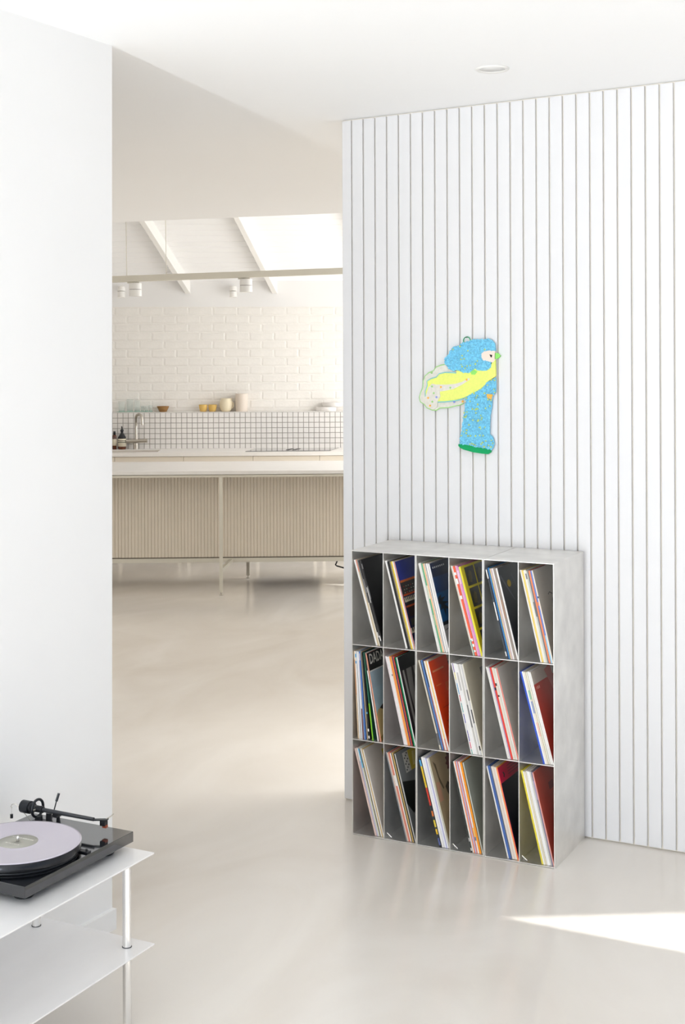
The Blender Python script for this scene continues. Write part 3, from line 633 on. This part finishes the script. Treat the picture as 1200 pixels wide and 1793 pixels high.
C[0,3] = ((232,214,44), [((.09+.29*k,.06+.235*j),(.35+.29*k,.06+.235*j),(.35+.29*k,.27+.235*j),(.09+.29*k,.27+.235*j),(46,42,26)) for k in range(3) for j in range(4)]
   + [((.14+.29*k,.10+.235*j),(.22+.29*k,.09+.235*j),(.26+.29*k,.2+.235*j),(.2+.29*k,.23+.235*j),(.15+.29*k,.18+.235*j),(92,82,34)) for k in range(3) for j in range(4)])
C[0,4] = ((58,60,64), [tuple((.24+.055*math.cos(a),.80+.04*math.sin(a)) for a in [2*math.pi*k/18 for k in range(18)])+((222,186,20),), ((.02,.9),(.3,.6),(.31,.61),(.05,.92),(96,98,104)), ((.35,.9),(.6,.4),(.62,.42),(.37,.9),(78,80,86))])
C[0,5] = ((196,187,176), [((.30,.70),(.36,.72),(.44,.69),(.43,.68),(.36,.71),(.31,.69),(72,68,64)), ((.36,.55),(.40,.63),(.47,.67),(.48,.66),(.42,.62),(.385,.54),(72,68,64)), ((.44,.5),(.47,.56),(.5,.56),(.46,.49),(72,68,64)), ((.40,.58),(.44,.56),(.46,.57),(.43,.6),(60,58,56))])
C[1,0] = ((170,192,202), [((0,.80),(1,.80),(1,1),(0,1),(24,22,22)), ((0,.786),(1,.786),(1,.80),(0,.80),(222,220,216)), ((0,.786),(1,.786),(1,.60),(0,.60),(168,186,196)), ((0,0),(.9,0),(.9,.36),(.35,.4),(.05,.35),(0,.3),(198,172,120)), ((.10,.36),(.22,.40),(.3,.5),(.6,.56),(.9,.5),(.9,.3),(.5,.3),(.3,.34),(.2,.32),(52,40,32)), ((.0,.05),(.3,.12),(.6,.1),(.6,0),(0,0),(150,120,70))])
C[1,1] = ((52,42,42), [((0,.84),(1,.84),(1,1),(0,1),(22,20,20)), ((.08,.05),(.14,.05),(.10,.84),(.06,.84),(170,166,162)), ((.2,.05),(.3,.05),(.24,.5),(.3,.84),(.16,.84),(.14,.6),(150,146,142)), ((.36,0),(.5,0),(.55,.5),(.44,.84),(.34,.84),(.4,.4),(138,134,132)), ((.58,.1),(.8,.1),(.9,.84),(.6,.84),(126,122,120))])
C[1,2] = ((178,160,144), [((0,.0),(.56,.0),(.50,.985),(0,.985),(232,72,22)), ((.5,.86),(1,.86),(1,.90),(.5,.90),(74,64,58)), ((.05,.855),(.36,.855),(.36,.875),(.05,.875),(238,150,110)), ((.06,.70),(.2,.70),(.2,.71),(.06,.71),(240,130,80)), ((.3,.6),(.42,.6),(.42,.70),(.3,.70),(226,100,50)), ((.75,.55),(.9,.6),(.85,.66),(.7,.62),(108,80,52)), ((.1,.45),(.5,.45),(.5,.46),(.1,.46),(200,56,18)), ((.1,.3),(.5,.3),(.5,.31),(.1,.31),(196,54,18))])
C[1,3] = ((212,203,182), [((.5,.55),(1,.55),(1,.88),(.42,.88),(132,126,116))])
C[1,4] = ((206,198,190), [((.35,.3),(.7,.3),(.7,.9),(.35,.9),(196,190,186))])
C[1,5] = ((196,66,50), [((0,.86),(1,.86),(1,1),(0,1),(206,196,184)), ((.05,.80),(.06,.80),(.06,.83),(.05,.83),(232,160,146)), ((.08,.80),(.12,.80),(.12,.83),(.08,.83),(232,160,146)), ((.13,.80),(.16,.80),(.16,.83),(.13,.83),(232,160,146)), ((.4,.95),(.7,.4),(.75,.4),(.6,.98),(206,110,94))])
C[2,0] = ((214,205,196), [((.42,.64),(1,.64),(1,.90),(.42,.90),(206,178,40))])
C[2,1] = ((122,124,124), [((.16,.74),(.30,.74),(.30,.965),(.16,.965),(206,202,196)), ((.30,.74),(.9,.74),(.9,.965),(.30,.965),(206,184,50)), ((.02,.68),(.42,.60),(.33,.36),(.12,.30),(0,.44),(18,18,18))]
   + [((.18+.035*(k % 3),.76+.022*k),(.205+.035*(k % 3),.76+.022*k),(.205+.035*(k % 3),.777+.022*k),(.18+.035*(k % 3),.777+.022*k),(34,34,34)) for k in range(9)]
   + [((.36+.12*k,.78),(.42+.12*k,.78),(.46+.12*k,.93),(.40+.12*k,.93),(226,210,120)) for k in range(4)])
C[2,2] = ((186,166,132), [tuple((.56+.15*(1+.25*(k % 2))*math.cos(a),.84+.11*(1+.25*(k % 2))*math.sin(a)) for k, a in enumerate([2*math.pi*k/26 for k in range(26)]))+((110,30,28),),
   ((.06,.95),(.12,.9),(.14,.75),(.2,.62),(.18,.6),(.12,.7),(.09,.86),(104,88,66)), ((.24,.62),(.32,.66),(.42,.60),(.44,.48),(.54,.42),(.52,.40),(.40,.46),(.3,.5),(.26,.55),(86,70,54)), ((.28,.46),(.44,.48),(.44,.40),(.3,.4),(220,200,150)), ((.3,.2),(.55,.24),(.55,.38),(.3,.38),(90,52,44)), ((.3,.10),(.7,.14),(.7,.28),(.5,.24),(30,30,30)), ((0,0),(.4,0),(.4,.16),(.12,.2),(206,184,150)), ((.02,.5),(.12,.5),(.12,.7),(.03,.72),(206,158,130))])
C[2,3] = ((164,166,154), [((.50,.62),(1,.62),(1,.82),(.46,.82),(74,38,28))])
C[2,4] = ((26,27,32), [((0,.83),(1,.83),(1,1),(0,1),(206,26,66)), ((.10,.875),(.13,.87),(.15,.90),(.13,.93),(.10,.93),(.12,.90),(26,20,24))]
   + [((.25,.87+.03*k),(.7-.1*(k % 2),.87+.03*k),(.7-.1*(k % 2),.877+.03*k),(.25,.877+.03*k),(96,14,34)) for k in range(4)]
   + [((.06+.9*random.Random(k).random(),.05+.74*random.Random(k+99).random()),)*1 for k in range(0)])
C[2,5] = ((198,88,72), [((.42,.55),(.5,.55),(.5,.58),(.42,.58),(60,60,130)), ((.35,.72),(.5,.72),(.5,.8),(.35,.8),(150,60,56))])
ROWN = ['top', 'middle', 'bottom']; COLN = ['first', 'second', 'third', 'fourth', 'fifth', 'sixth']
ORD = ['leftmost', 'second from left', 'third from left', 'fourth from left', 'fifth from left', 'sixth from left', 'seventh from left', 'eighth from left', 'ninth from left', 'tenth from left']
COVN = {(0,0):'black cover',(0,1):'blue keyboard cover',(0,2):'dark blue palm cover',(0,3):'yellow grid cover',(0,4):'charcoal cover with yellow dot',(0,5):'beige cover with black squiggle',
        (1,0):'sky cover and black lettered band',(1,1):'dark branch pattern cover',(1,2):'orange front on tan cover',(1,3):'plain beige cover',(1,4):'plain grey-beige cover',(1,5):'red cover with beige top',
        (2,0):'pale cover with yellow patch',(2,1):'grey cover with black shape',(2,2):'tan illustrated cover',(2,3):'grey-green cover',(2,4):'black cover with red band',(2,5):'salmon red cover'}
def colour_word(c):
    import colorsys
    h, s, v = colorsys.rgb_to_hsv(*[q/255 for q in c])
    if v < .35: return 'black' if s < .35 else ('dark green' if .25 < h < .5 else 'dark blue')
    if s < .09: return 'white' if v > .86 else ('light grey' if v > .7 else 'grey')
    h *= 360
    if s < .2: return 'cream' if h < 70 and v > .8 else ('tan' if h < 70 else ('lavender' if h > 200 else 'pale green'))
    if h < 14 or h > 345: return 'red' if s > .6 else 'salmon'
    if h < 40: return ('orange' if s > .55 else 'tan') if v > .6 else 'brown'
    if h < 68: return 'yellow' if s > .45 else 'cream'
    if h < 170: return 'green'
    if h < 262: return 'blue' if s > .3 else 'lavender'
    return 'pink' if v > .7 else 'purple'
def build_cell(r, c):
    xl, xr = cells[c]; zf = [UH-(UH-SHELF[2]), SHELF[1], 0.0][r]
    zf = {0: SHELF[2]+PT/2, 1: SHELF[1]+PT/2, 2: .0045}[r]
    recs = S[r, c]; wcell = xr-xl; L = .3145
    T = sum(q[0] for q in recs)/1000
    sc = min(1.0, .046/T); recs = [(q[0]*sc/1000, q[1], q[2]) for q in recs]; T *= sc
    lo, hi = 0.0, .6
    for _ in range(40):
        a = (lo+hi)/2
        if L*math.sin(a)+T/math.cos(a)+.0016 < wcell: lo = a
        else: hi = a
    al0 = lo; rnd = random.Random(r*10+c)
    n = len(recs)
    if (r, c) == (1, 0):                               # this compartment fans out: steep on the right, nearly upright on the left
        angs = [.05, .055, .06, .066, .072, .08, .092, .115, .165, .185]
        for _ in range(60):                            # tops packed together, feet spread out to fill the compartment
            xs = []; xt = xl+.0008
            for i in range(n):
                xs.append(xt+L*math.sin(angs[i])); xt += recs[i][0]*math.cos(angs[i])+.0006+L*(0 if i == n-1 else 0)
            if xs[-1]+recs[-1][0] > xr-.0008: angs = [q*.97 for q in angs]
            else: break
    else:
        angs = [al0]*n
        xb = xl+.0008+L*math.sin(al0); xs = []
        for i in range(n):
            xs.append(xb); xb += recs[i][0]/math.cos(angs[i])
    yb = UY+.006
    for i, (t_, col, segs) in enumerate(recs):
        last = i == n-1
        H = .3145-rnd.uniform(0, .003); D = .312; dy = rnd.uniform(0, .005)
        cov, prints = C[r, c] if last else (col, [])
        t2 = t_-.0003
        mb = MB().box((0, 0, 0), (t2, D, H))
        mb.mi = [0, 0, 0, 1, 0, 0]                      # the +x face carries the cover colour
        name = 'record_sleeve'
        o = bpy.data.objects.new(name, mb.mesh(name, [paper(col), paper(cov, .35)])); COL.objects.link(o)
        o.location = (xs[i], yb+dy, zf+.0004); o.rotation_euler = (0, -angs[i], 0)
        where = '%s row, %s compartment' % (ROWN[r], COLN[c])
        if last: lab = 'record with %s, rightmost in %s' % (COVN[r, c], where)
        else: lab = '%s spined record, %s in %s' % (colour_word(col), ORD[i], where)
        tag(o, lab, 'record', 'records in the aluminium racks')
        if segs:
            for v0, v1, sc_ in segs:
                pb = MB().add([(.0001, -.0002, v0*H), (t2-.0001, -.0002, v0*H), (t2-.0001, -.0002, v1*H), (.0001, -.0002, v1*H)], [(0, 1, 2, 3)])
                q = bpy.data.objects.new('spine_band', pb.mesh('spine_band', paper(sc_))); COL.objects.link(q); q.parent = o
        if prints:
            pb = MB(); cols = []
            for k, pr in enumerate(prints):
                pc = pr[-1]; pl = pr[:-1]
                if pc not in cols: cols.append(pc)
                dx = t2+.00008+.00004*k
                pb.add([(dx, u*D, v*H) for u, v in pl], [tuple(range(len(pl)))], cols.index(pc))
            q = bpy.data.objects.new('cover_print', pb.mesh('cover_print', [paper(k, .35) for k in cols])); COL.objects.link(q); q.parent = o
        if last and (r, c) == (1, 0):
            me = text_mesh('DADAW', .05, 0, .0008); me.materials.append(paper((226, 222, 214)))
            q = bpy.data.objects.new('cover_lettering', me); COL.objects.link(q); q.parent = o
            q.matrix_basis = Matrix(((0, 0, 1, t2+.0007), (.8, 0, 0, .012), (0, 1, 0, .872*H), (0, 0, 0, 1)))
for r in range(3):
    for c in range(6):
        build_cell(r, c)

ART = {
 'head': [(-2.004,1.692),(-2.002,1.706),(-1.988,1.719),(-1.985,1.732),(-1.967,1.746),(-1.947,1.752),(-1.930,1.762),(-1.906,1.768),(-1.889,1.774),(-1.865,1.775),(-1.845,1.773),(-1.832,1.776),(-1.817,1.771),(-1.807,1.759),(-1.804,1.737),(-1.804,1.731),(-1.822,1.734),(-1.845,1.731),(-1.857,1.722),(-1.857,1.706),(-1.849,1.696),(-1.832,1.695),(-1.820,1.690),(-1.822,1.671),(-1.836,1.660),(-1.852,1.659),(-1.869,1.663),(-1.883,1.667),(-1.900,1.656),(-1.913,1.651),(-1.934,1.654),(-1.952,1.663),(-1.971,1.660),(-1.985,1.665),(-1.992,1.675),(-2.002,1.683)],
 'face': [(-1.857,1.722),(-1.845,1.731),(-1.822,1.734),(-1.804,1.731),(-1.803,1.712),(-1.804,1.699),(-1.812,1.690),(-1.820,1.690),(-1.832,1.695),(-1.849,1.696),(-1.857,1.706)],
 'beak': [(-1.805,1.724),(-1.795,1.724),(-1.784,1.713),(-1.795,1.704),(-1.805,1.702)],
 'eye': [(-1.825,1.719),(-1.815,1.717),(-1.817,1.708),(-1.820,1.709)],
 'yellow': [(-1.956,1.663),(-1.934,1.654),(-1.913,1.651),(-1.900,1.656),(-1.883,1.667),(-1.869,1.663),(-1.852,1.659),(-1.836,1.660),(-1.822,1.671),(-1.817,1.687),(-1.804,1.699),(-1.802,1.640),(-1.832,1.621),(-1.849,1.602),(-1.873,1.586),(-1.900,1.573),(-1.924,1.561),(-1.968,1.549),(-2.003,1.546),(-2.032,1.544),(-2.058,1.550),(-2.082,1.562),(-2.084,1.582),(-2.075,1.604),(-2.077,1.620),(-2.061,1.630),(-2.037,1.636),(-2.026,1.649),(-2.002,1.654),(-1.975,1.652),(-1.957,1.651)],
 'wing': [(-1.992,1.675),(-2.002,1.683),(-2.023,1.679),(-2.040,1.673),(-2.051,1.659),(-2.071,1.651),(-2.086,1.639),(-2.093,1.620),(-2.094,1.598),(-2.103,1.578),(-2.109,1.559),(-2.105,1.543),(-2.089,1.534),(-2.079,1.521),(-2.058,1.513),(-2.041,1.512),(-2.027,1.521),(-1.992,1.523),(-1.968,1.529),(-1.948,1.532),(-1.931,1.540),(-1.920,1.545),(-1.917,1.561),(-1.920,1.605),(-1.947,1.656),(-1.971,1.660),(-1.985,1.665)],
 'patch': [(-2.077,1.572),(-2.068,1.598),(-2.054,1.611),(-2.037,1.608),(-1.995,1.608),(-1.961,1.611),(-1.934,1.618),(-1.906,1.633),(-1.903,1.627),(-1.934,1.608),(-1.968,1.592),(-2.002,1.585),(-2.023,1.582),(-2.021,1.563),(-2.032,1.547),(-2.034,1.525),(-2.048,1.515),(-2.065,1.521),(-2.082,1.540),(-2.084,1.556)],
 'body': [(-1.924,1.561),(-1.900,1.573),(-1.873,1.586),(-1.849,1.602),(-1.832,1.621),(-1.804,1.631),(-1.802,1.606),(-1.804,1.580),(-1.816,1.568),(-1.818,1.555),(-1.819,1.527),(-1.826,1.496),(-1.828,1.455),(-1.828,1.427),(-1.817,1.418),(-1.810,1.396),(-1.815,1.377),(-1.823,1.370),(-1.850,1.376),(-1.874,1.379),(-1.901,1.384),(-1.928,1.387),(-1.945,1.389),(-1.941,1.418),(-1.934,1.453),(-1.931,1.485),(-1.924,1.523),(-1.920,1.545)],
 'foot': [(-1.950,1.388),(-1.945,1.389),(-1.901,1.384),(-1.874,1.379),(-1.850,1.375),(-1.822,1.371),(-1.823,1.361),(-1.834,1.354),(-1.854,1.355),(-1.891,1.359),(-1.928,1.368),(-1.943,1.374),(-1.950,1.381)],
 'square': [(-1.836,1.574),(-1.814,1.573),(-1.818,1.555),(-1.834,1.560)],
 'blob': [(-1.900,1.656),(-1.886,1.663),(-1.873,1.656),(-1.883,1.645),(-1.896,1.646)],
 'inner_edge': [(-1.957,1.651),(-1.975,1.652),(-2.002,1.653),(-2.026,1.648),(-2.037,1.636),(-2.061,1.629),(-2.076,1.620),(-2.074,1.604),(-2.083,1.582),(-2.082,1.562)],
 'lower_edge': [(-2.032,1.543),(-2.003,1.544),(-1.968,1.548),(-1.948,1.551),(-1.927,1.557)],
 'outer_edge': [(-2.002,1.683),(-2.023,1.679),(-2.040,1.673),(-2.051,1.659),(-2.071,1.651),(-2.086,1.639),(-2.093,1.620),(-2.094,1.598),(-2.103,1.578),(-2.109,1.559),(-2.105,1.543),(-2.089,1.534),(-2.079,1.521),(-2.058,1.513),(-2.041,1.512),(-2.027,1.521),(-1.992,1.523),(-1.968,1.529),(-1.948,1.532),(-1.931,1.540)],
 'dots': [(-2.018,1.599),(-1.915,1.626),(-2.062,1.529),(-2.070,1.558),(-1.931,1.546),(-2.054,1.601),(-1.980,1.597),(-2.047,1.576),(-2.053,1.544),(-2.056,1.652),(-2.036,1.561),(-1.965,1.544)],
 'hook': [(-1.919,1.771),(-1.919,1.782),(-1.933,1.769),(-1.906,1.769)],
}

# ------------------------------------------------------------------ tufted bird wall hanging
AY = SY
M_BLUE = mat('sky_blue_wool', (130, 206, 237), .9, var=.22, scale=140)
M_BLUEB = mat('blue_backing', (132, 204, 234), .9, var=.06, scale=80)
M_YELW = mat('neon_yellow_wool', (236, 244, 128), .9, var=.05, scale=140, bump=.5, bscale=300)
M_WOOLW = mat('white_wool', (228, 224, 214), .9, var=.06, scale=90, bump=.6, bscale=260)
M_FACE = mat('pale_pink_felt', (244, 222, 208), .9, var=.02)
M_BEAK = mat('light_green_felt', (146, 222, 110), .9, var=.04)
M_FOOT = mat('deep_green_felt', (16, 160, 96), .9, var=.05)
M_ORNG = mat('orange_wool', (250, 184, 74), .9, var=.05)
M_TEAL = mat('teal_yarn', (140, 206, 206), .9, var=.08)
M_LGRN = mat('pale_green_yarn', (168, 218, 140), .9, var=.08)
M_TUFY = mat('straw_yellow_tuft', (206, 222, 120), .9, var=.1)
M_DOTB = mat('lilac_tuft', (140, 150, 222), .9, var=.05)
M_EYE = mat('black_felt', (24, 22, 22), .9)
bird = thing('bird_wall_hanging', (-1.9, AY-.008, 1.36), 'blue and neon yellow tufted bird hanging on the slatted wall', 'wall hanging')
def slab(name, key, m, y_back, y_front, parent=None):
    return obj(name, MB().prism(ART[key], lambda p: (p[0], AY-y_back, p[1]), lambda p: (p[0], AY-y_front, p[1])), m, parent or bird)
def inside(pt, poly):
    x_, z_ = pt; r_ = False; n = len(poly)
    for i in range(n):
        (x1, z1), (x2, z2) = poly[i], poly[(i+1) % n]
        if (z1 > z_) != (z2 > z_) and x_ < (x2-x1)*(z_-z1)/(z2-z1)+x1: r_ = not r_
    return r_
def tufts(key, count, y0, seed, rmin=.003, rmax=.005, margin=.9):
    rr = random.Random(seed); poly = ART[key]; xs_ = [p[0] for p in poly]; zs_ = [p[1] for p in poly]
    mb = MB(); done = 0
    while done < count:
        q = (rr.uniform(min(xs_), max(xs_)), rr.uniform(min(zs_), max(zs_)))
        if not inside(q, poly): continue
        rad = rr.uniform(rmin, rmax); c = Vector((q[0], AY-y0-rr.uniform(0, .004), q[1]))
        d = [Vector((1,0,0)), Vector((0,0,1)), Vector((-1,0,0)), Vector((0,0,-1))]
        a = rr.uniform(0, 1.5); ca, sa = math.cos(a), math.sin(a)
        ring = [c+Vector((v.x*ca-v.z*sa, 0, v.x*sa+v.z*ca))*rad for v in d]
        ring2 = [c+Vector((0, -rad*.75, 0))+Vector((v.x*ca-v.z*sa, 0, v.x*sa+v.z*ca))*rad*.72 for v in d]
        top = c+Vector((rr.uniform(-.3, .3)*rad, -rad*1.2, rr.uniform(-.3, .3)*rad))
        mb.add(ring+ring2+[top], [(i, (i+1) % 4, 4+(i+1) % 4, 4+i) for i in range(4)]+[(4+i, 4+(i+1) % 4, 8) for i in range(4)], 0, True)
        done += 1
    return mb
hd = slab('head', 'head', M_BLUEB, .006, .016)
o = obj('head_pile', tufts('head', 1300, .014, 3), M_BLUE, hd); o['kind'] = 'stuff'
bd = slab('body', 'body', M_BLUEB, .006, .015)
o = obj('body_pile', tufts('body', 1500, .013, 5), M_BLUE, bd); o['kind'] = 'stuff'
o = obj('straw_tufts', tufts('body', 62, .0185, 11, .003, .0042), M_TUFY, bd); o['kind'] = 'stuff'
o = obj('head_straw_tufts', tufts('head', 14, .0195, 12, .003, .0042), M_TUFY, hd); o['kind'] = 'stuff'
wg = slab('wing', 'wing', M_WOOLW, .005, .012)
yl = slab('yellow_wing_panel', 'yellow', M_YELW, .008, .0175)
slab('wing_patch', 'patch', M_WOOLW, .012, .0195)
slab('face', 'face', M_FACE, .006, .018); slab('beak', 'beak', M_BEAK, .006, .018); slab('eye', 'eye', M_EYE, .018, .0195)
slab('foot_band', 'foot', M_FOOT, .006, .017); slab('orange_square', 'square', M_ORNG, .012, .021); slab('green_blob', 'blob', M_BEAK, .012, .0205)
def yarn(name, key, m, y_, r_):
    return obj(name, MB().tube([(p[0], AY-y_, p[1]) for p in ART[key]], r_, 8), m, bird)
yarn('inner_yarn', 'inner_edge', M_TEAL, .0165, .0022); yarn('lower_yarn', 'lower_edge', M_TEAL, .0175, .0022); yarn('outer_yarn', 'outer_edge', M_LGRN, .010, .0026)
for i, p in enumerate(ART['dots']):
    m = M_ORNG if i < 5 else (M_LGRN if i < 10 else M_DOTB)
    obj('dot_tuft', MB().lathe((0, 0, 0), [(0, .003), (.0028, .0022), (.0042, 0), (0, 0)], 12).mesh and MB().cyl((p[0], AY-.0185, p[1]), (p[0], AY-.0225, p[1]), .0042, .003, 12), m, bird)
hk = ART['hook']; hx_, hz_ = hk[0]; R_ = abs(hk[3][0]-hk[2][0])/2
obj('hanging_loop', MB().tube([(hx_+R_*math.cos(a), AY-.006, hz_+R_*math.sin(a)) for a in [2*math.pi*k/24 for k in range(25)]], .0016, 8), M_FOOT, bird)
obj('nail', MB().cyl((hx_, AY, hz_+R_*.9), (hx_, AY-.014, hz_+R_*.9), .0018, .0018, 10), M_BLACKM, bird)

# ------------------------------------------------------------------ low aluminium table with the record player
TX1, TY1 = -2.047, 2.921; TX0, TY0 = -2.452, 1.55; TT = .44; TL = .2075
tb = thing('side_table', ((TX0+TX1)/2, (TY0+TY1)/2, 0), 'low two-tier aluminium table beside the left wall', 'table')
obj('top_plate', MB().box((TX0, TY0, TT-.004), (TX1, TY1, TT), bev=.0008), M_ALUT, tb)
obj('lower_shelf', MB().box((TX0, TY0, TL-.004), (TX1, TY1, TL), bev=.0008), M_ALUT, tb)
for lx in (-2.098, -2.391):
    for ly in (2.872, 1.60):
        lg = obj('leg', MB().cyl((lx, ly, .004), (lx, ly, TT-.004), .0112, .0112, 28), M_TUBE, tb)
        obj('collar', MB().lathe((lx, ly, TL), [(.0113, 0), (.0126, 0), (.0126, .0012), (.0113, .0012)], 28, closed=True), M_BLACKM, lg)
        obj('foot', MB().cyl((lx, ly, 0), (lx, ly, .004), .0112, .0112, 24), M_BLACK, lg)

px0, px1, py0, py1, pz0, pz1 = -2.376, -2.058, 2.433, 2.846, .458, .485
tt = thing('turntable', ((px0+px1)/2, (py0+py1)/2, TT), 'black gloss turntable playing a lilac record on aluminium table', 'turntable')
obj('plinth', MB().box((px0, py0, pz0), (px1, py1, pz1), bev=.0012), M_BLACKG, tt)
for fx, fy in ((px1-.045, py1-.06), (px1-.045, py0+.05), (px0+.045, py1-.06), (px0+.045, py0+.05)):
    obj('foot', MB().lathe((fx, fy, TT), [(0, 0), (.022, 0), (.024, .003), (.024, .013), (.018, .018), (0, .018)], 28), M_BLACK, tt)
pcx, pcy = -2.212, 2.590
obj('sub_platter', MB().cyl((pcx, pcy, pz1), (pcx, pcy, .491), .095, .095, 48), M_BLACK, tt)
obj('platter', MB().lathe((pcx, pcy, 0), [(0, .491), (.143, .491), (.1495, .493), (.15, .496), (.15, .5125), (.1485, .5135), (0, .5135)], 96), mat('dark_platter', (40, 41, 44), .25, metal=.6, var=.03), tt)
obj('belt_ring', MB().lathe((pcx, pcy, 0), [(.140, .4855), (.144, .4855), (.144, .491), (.140, .491)], 72, closed=True), M_BLACK, tt)
obj('spindle', MB().lathe((pcx, pcy, .5135), [(0, 0), (.0036, 0), (.0036, .012), (.0025, .0155), (0, .0165)], 16), M_TUBE, tt)
sw = obj('power_switch', MB().box((-2.100, 2.664, pz1), (-2.062, 2.680, pz1+.004), bev=.001), M_BLACK, tt)
obj('switch_lever', MB().cyl((-2.070, 2.672, pz1+.004), (-2.070, 2.672, pz1+.009), .003, .003, 12), M_BLACK, sw)
vr = thing('vinyl_record', (pcx, pcy, .5136), 'translucent lilac vinyl record lying on the turntable platter', 'record')
M_VIN = mat('lilac_vinyl', (186, 179, 190), .16, var=.01, coat=.3)
prof = [(.0037, 0), (.150, 0), (.1512, .0008), (.1508, .0019), (.146, .0020)]
rr_ = .146
while rr_ > .062:
    prof += [(rr_, .0020), (rr_-.0006, .00185)]; rr_ -= .0024
prof += [(.060, .0021), (.052, .0021), (.050, .0024), (.0037, .0024)]
obj('disc', MB().lathe((pcx, pcy, .5136), prof, 96, closed=True), M_VIN, vr)
lb = obj('centre_label', MB().lathe((pcx, pcy, .516), [(.0037, 0), (.048, 0), (.048, .0003), (.0037, .0003)], 64, closed=True), mat('sage_grey_label', (160, 158, 148), .5), vr)
pb = MB()
rr = random.Random(5)
for row, (y_, x0_, x1_) in enumerate(((.020, -.034, .030), (-.020, -.022, .020))):
    x_ = x0_
    while x_ < x1_:
        w_ = rr.uniform(.002, .0045)
        pb.box((pcx+x_, pcy+y_, .51632), (pcx+x_+w_, pcy+y_+.0042, .51632+.0001)); x_ += w_+rr.uniform(.0008, .003)
q = obj('label_print', pb, paper((206, 204, 196)), lb); q['kind'] = 'stuff'

az = .522
piv = Vector((-2.312, 2.788, az)); tip = Vector((-2.138, 2.789, az-.001))
ta = obj('tonearm', MB().cyl(piv+Vector((-.02, 0, 0)), tip, .0058, .0048, 20), mat('carbon_arm', (62, 63, 66), .3, metal=.3, var=.04), tt)
obj('arm_base', MB().cyl((piv.x, piv.y, pz1), (piv.x, piv.y, az-.018), .0105, .0095, 24).cyl((piv.x, piv.y, pz1), (piv.x, piv.y, pz1+.004), .022, .022, 28), M_BLACK, ta)
obj('lift_post', MB().cyl((piv.x+.020, piv.y+.016, pz1), (piv.x+.020, piv.y+.016, az-.012), .0085, .0075, 20), M_BLACK, ta)
ringp = [(piv.x-.012+.004*math.sin(a), piv.y+.021*math.cos(a), az+.021*math.sin(a)) for a in [2*math.pi*k/32 for k in range(33)]]
obj('gimbal_ring', MB().tube([(piv.x-.004, piv.y+.022*math.cos(a), az+.002+.022*math.sin(a)) for a in [2*math.pi*k/36 for k in range(37)]], .0036, 10), M_BLACKM, ta)
obj('gimbal_bar', MB().cyl((piv.x-.004, piv.y-.022, az), (piv.x-.004, piv.y+.022, az), .0028, .0028, 12), M_STEEL, ta)
obj('pivot_block', MB().cyl(piv+Vector((-.024, 0, 0)), piv+Vector((.014, 0, 0)), .0092, .0085, 24), M_BLACK, ta)
cw = obj('counterweight', MB().cyl(piv+Vector((-.052, 0, 0)), piv+Vector((-.026, 0, 0)), .0165, .0165, 36), M_BLACKM, ta)
obj('weight_dial', MB().cyl(piv+Vector((-.026, 0, 0)), piv+Vector((-.018, 0, 0)), .0140, .0140, 32), M_BLACK, cw)
hs = obj('headshell', MB().hexa([(tip.x-.002,tip.y-.005,az-.004),(tip.x+.034,tip.y+.010,az-.003),(tip.x+.030,tip.y+.022,az-.003),(tip.x-.004,tip.y+.006,az-.004),(tip.x-.002,tip.y-.005,az-.001),(tip.x+.034,tip.y+.010,az-.0005),(tip.x+.030,tip.y+.022,az-.0005),(tip.x-.004,tip.y+.006,az-.001)]), M_BLACKM, ta)
obj('finger_lift', MB().tube([(tip.x+.026, tip.y+.016, az-.001), (tip.x+.030, tip.y+.030, az+.002), (tip.x+.031, tip.y+.040, az+.006)], .0014, 8), M_STEEL, hs)
obj('cartridge', MB().box((tip.x+.014, tip.y+.006, az-.017), (tip.x+.029, tip.y+.019, az-.004)), M_BLACK, hs)
obj('stylus_guard', MB().box((tip.x+.020, tip.y+.008, az-.022), (tip.x+.031, tip.y+.017, az-.015)), mat('copper_red_guard', (150, 78, 56), .4, var=.05), hs)
rs = obj('arm_rest', MB().cyl((-2.258, 2.800, pz1), (-2.256, 2.796, az-.013), .0062, .0042, 18), M_BLACK, tt)
obj('rest_clip', MB().box((-2.262, 2.783, az-.013), (-2.250, 2.801, az-.0035)), M_BLACK, rs)
cl = obj('cue_lever', MB().cyl((-2.300, 2.824, pz1), (-2.290, 2.836, az+.020), .0016, .0016, 10), M_BLACKM, tt)
obj('lever_grip', MB().cyl((-2.292, 2.834, az+.010), (-2.288, 2.839, az+.030), .0034, .0034, 14), M_BLACKM, cl)
aw = obj('antiskate_wire', MB().tube([(-2.345, 2.795, pz1), (-2.358, 2.788, .503), (-2.378, 2.780, .526), (-2.384, 2.778, .528), (-2.390, 2.776, .526), (-2.393, 2.775, .52), (-2.388, 2.775, .518)], .0009, 8), M_STEEL, tt)
obj('thread_weight', MB().cyl((-2.391, 2.776, .49), (-2.391, 2.776, .5), .0038, .0038, 16), M_BLACK, aw)
obj('thread', MB().cyl((-2.391, 2.776, .5), (-2.391, 2.776, .5205), .0004, .0004, 6), M_STEEL, aw)

# the player stands a little further along the table
for o in (tt, vr):
    o.location = (o.location.x*1.0254, o.location.y*1.0254, o.location.z); o.scale = (1.0254, 1.0254, 1)
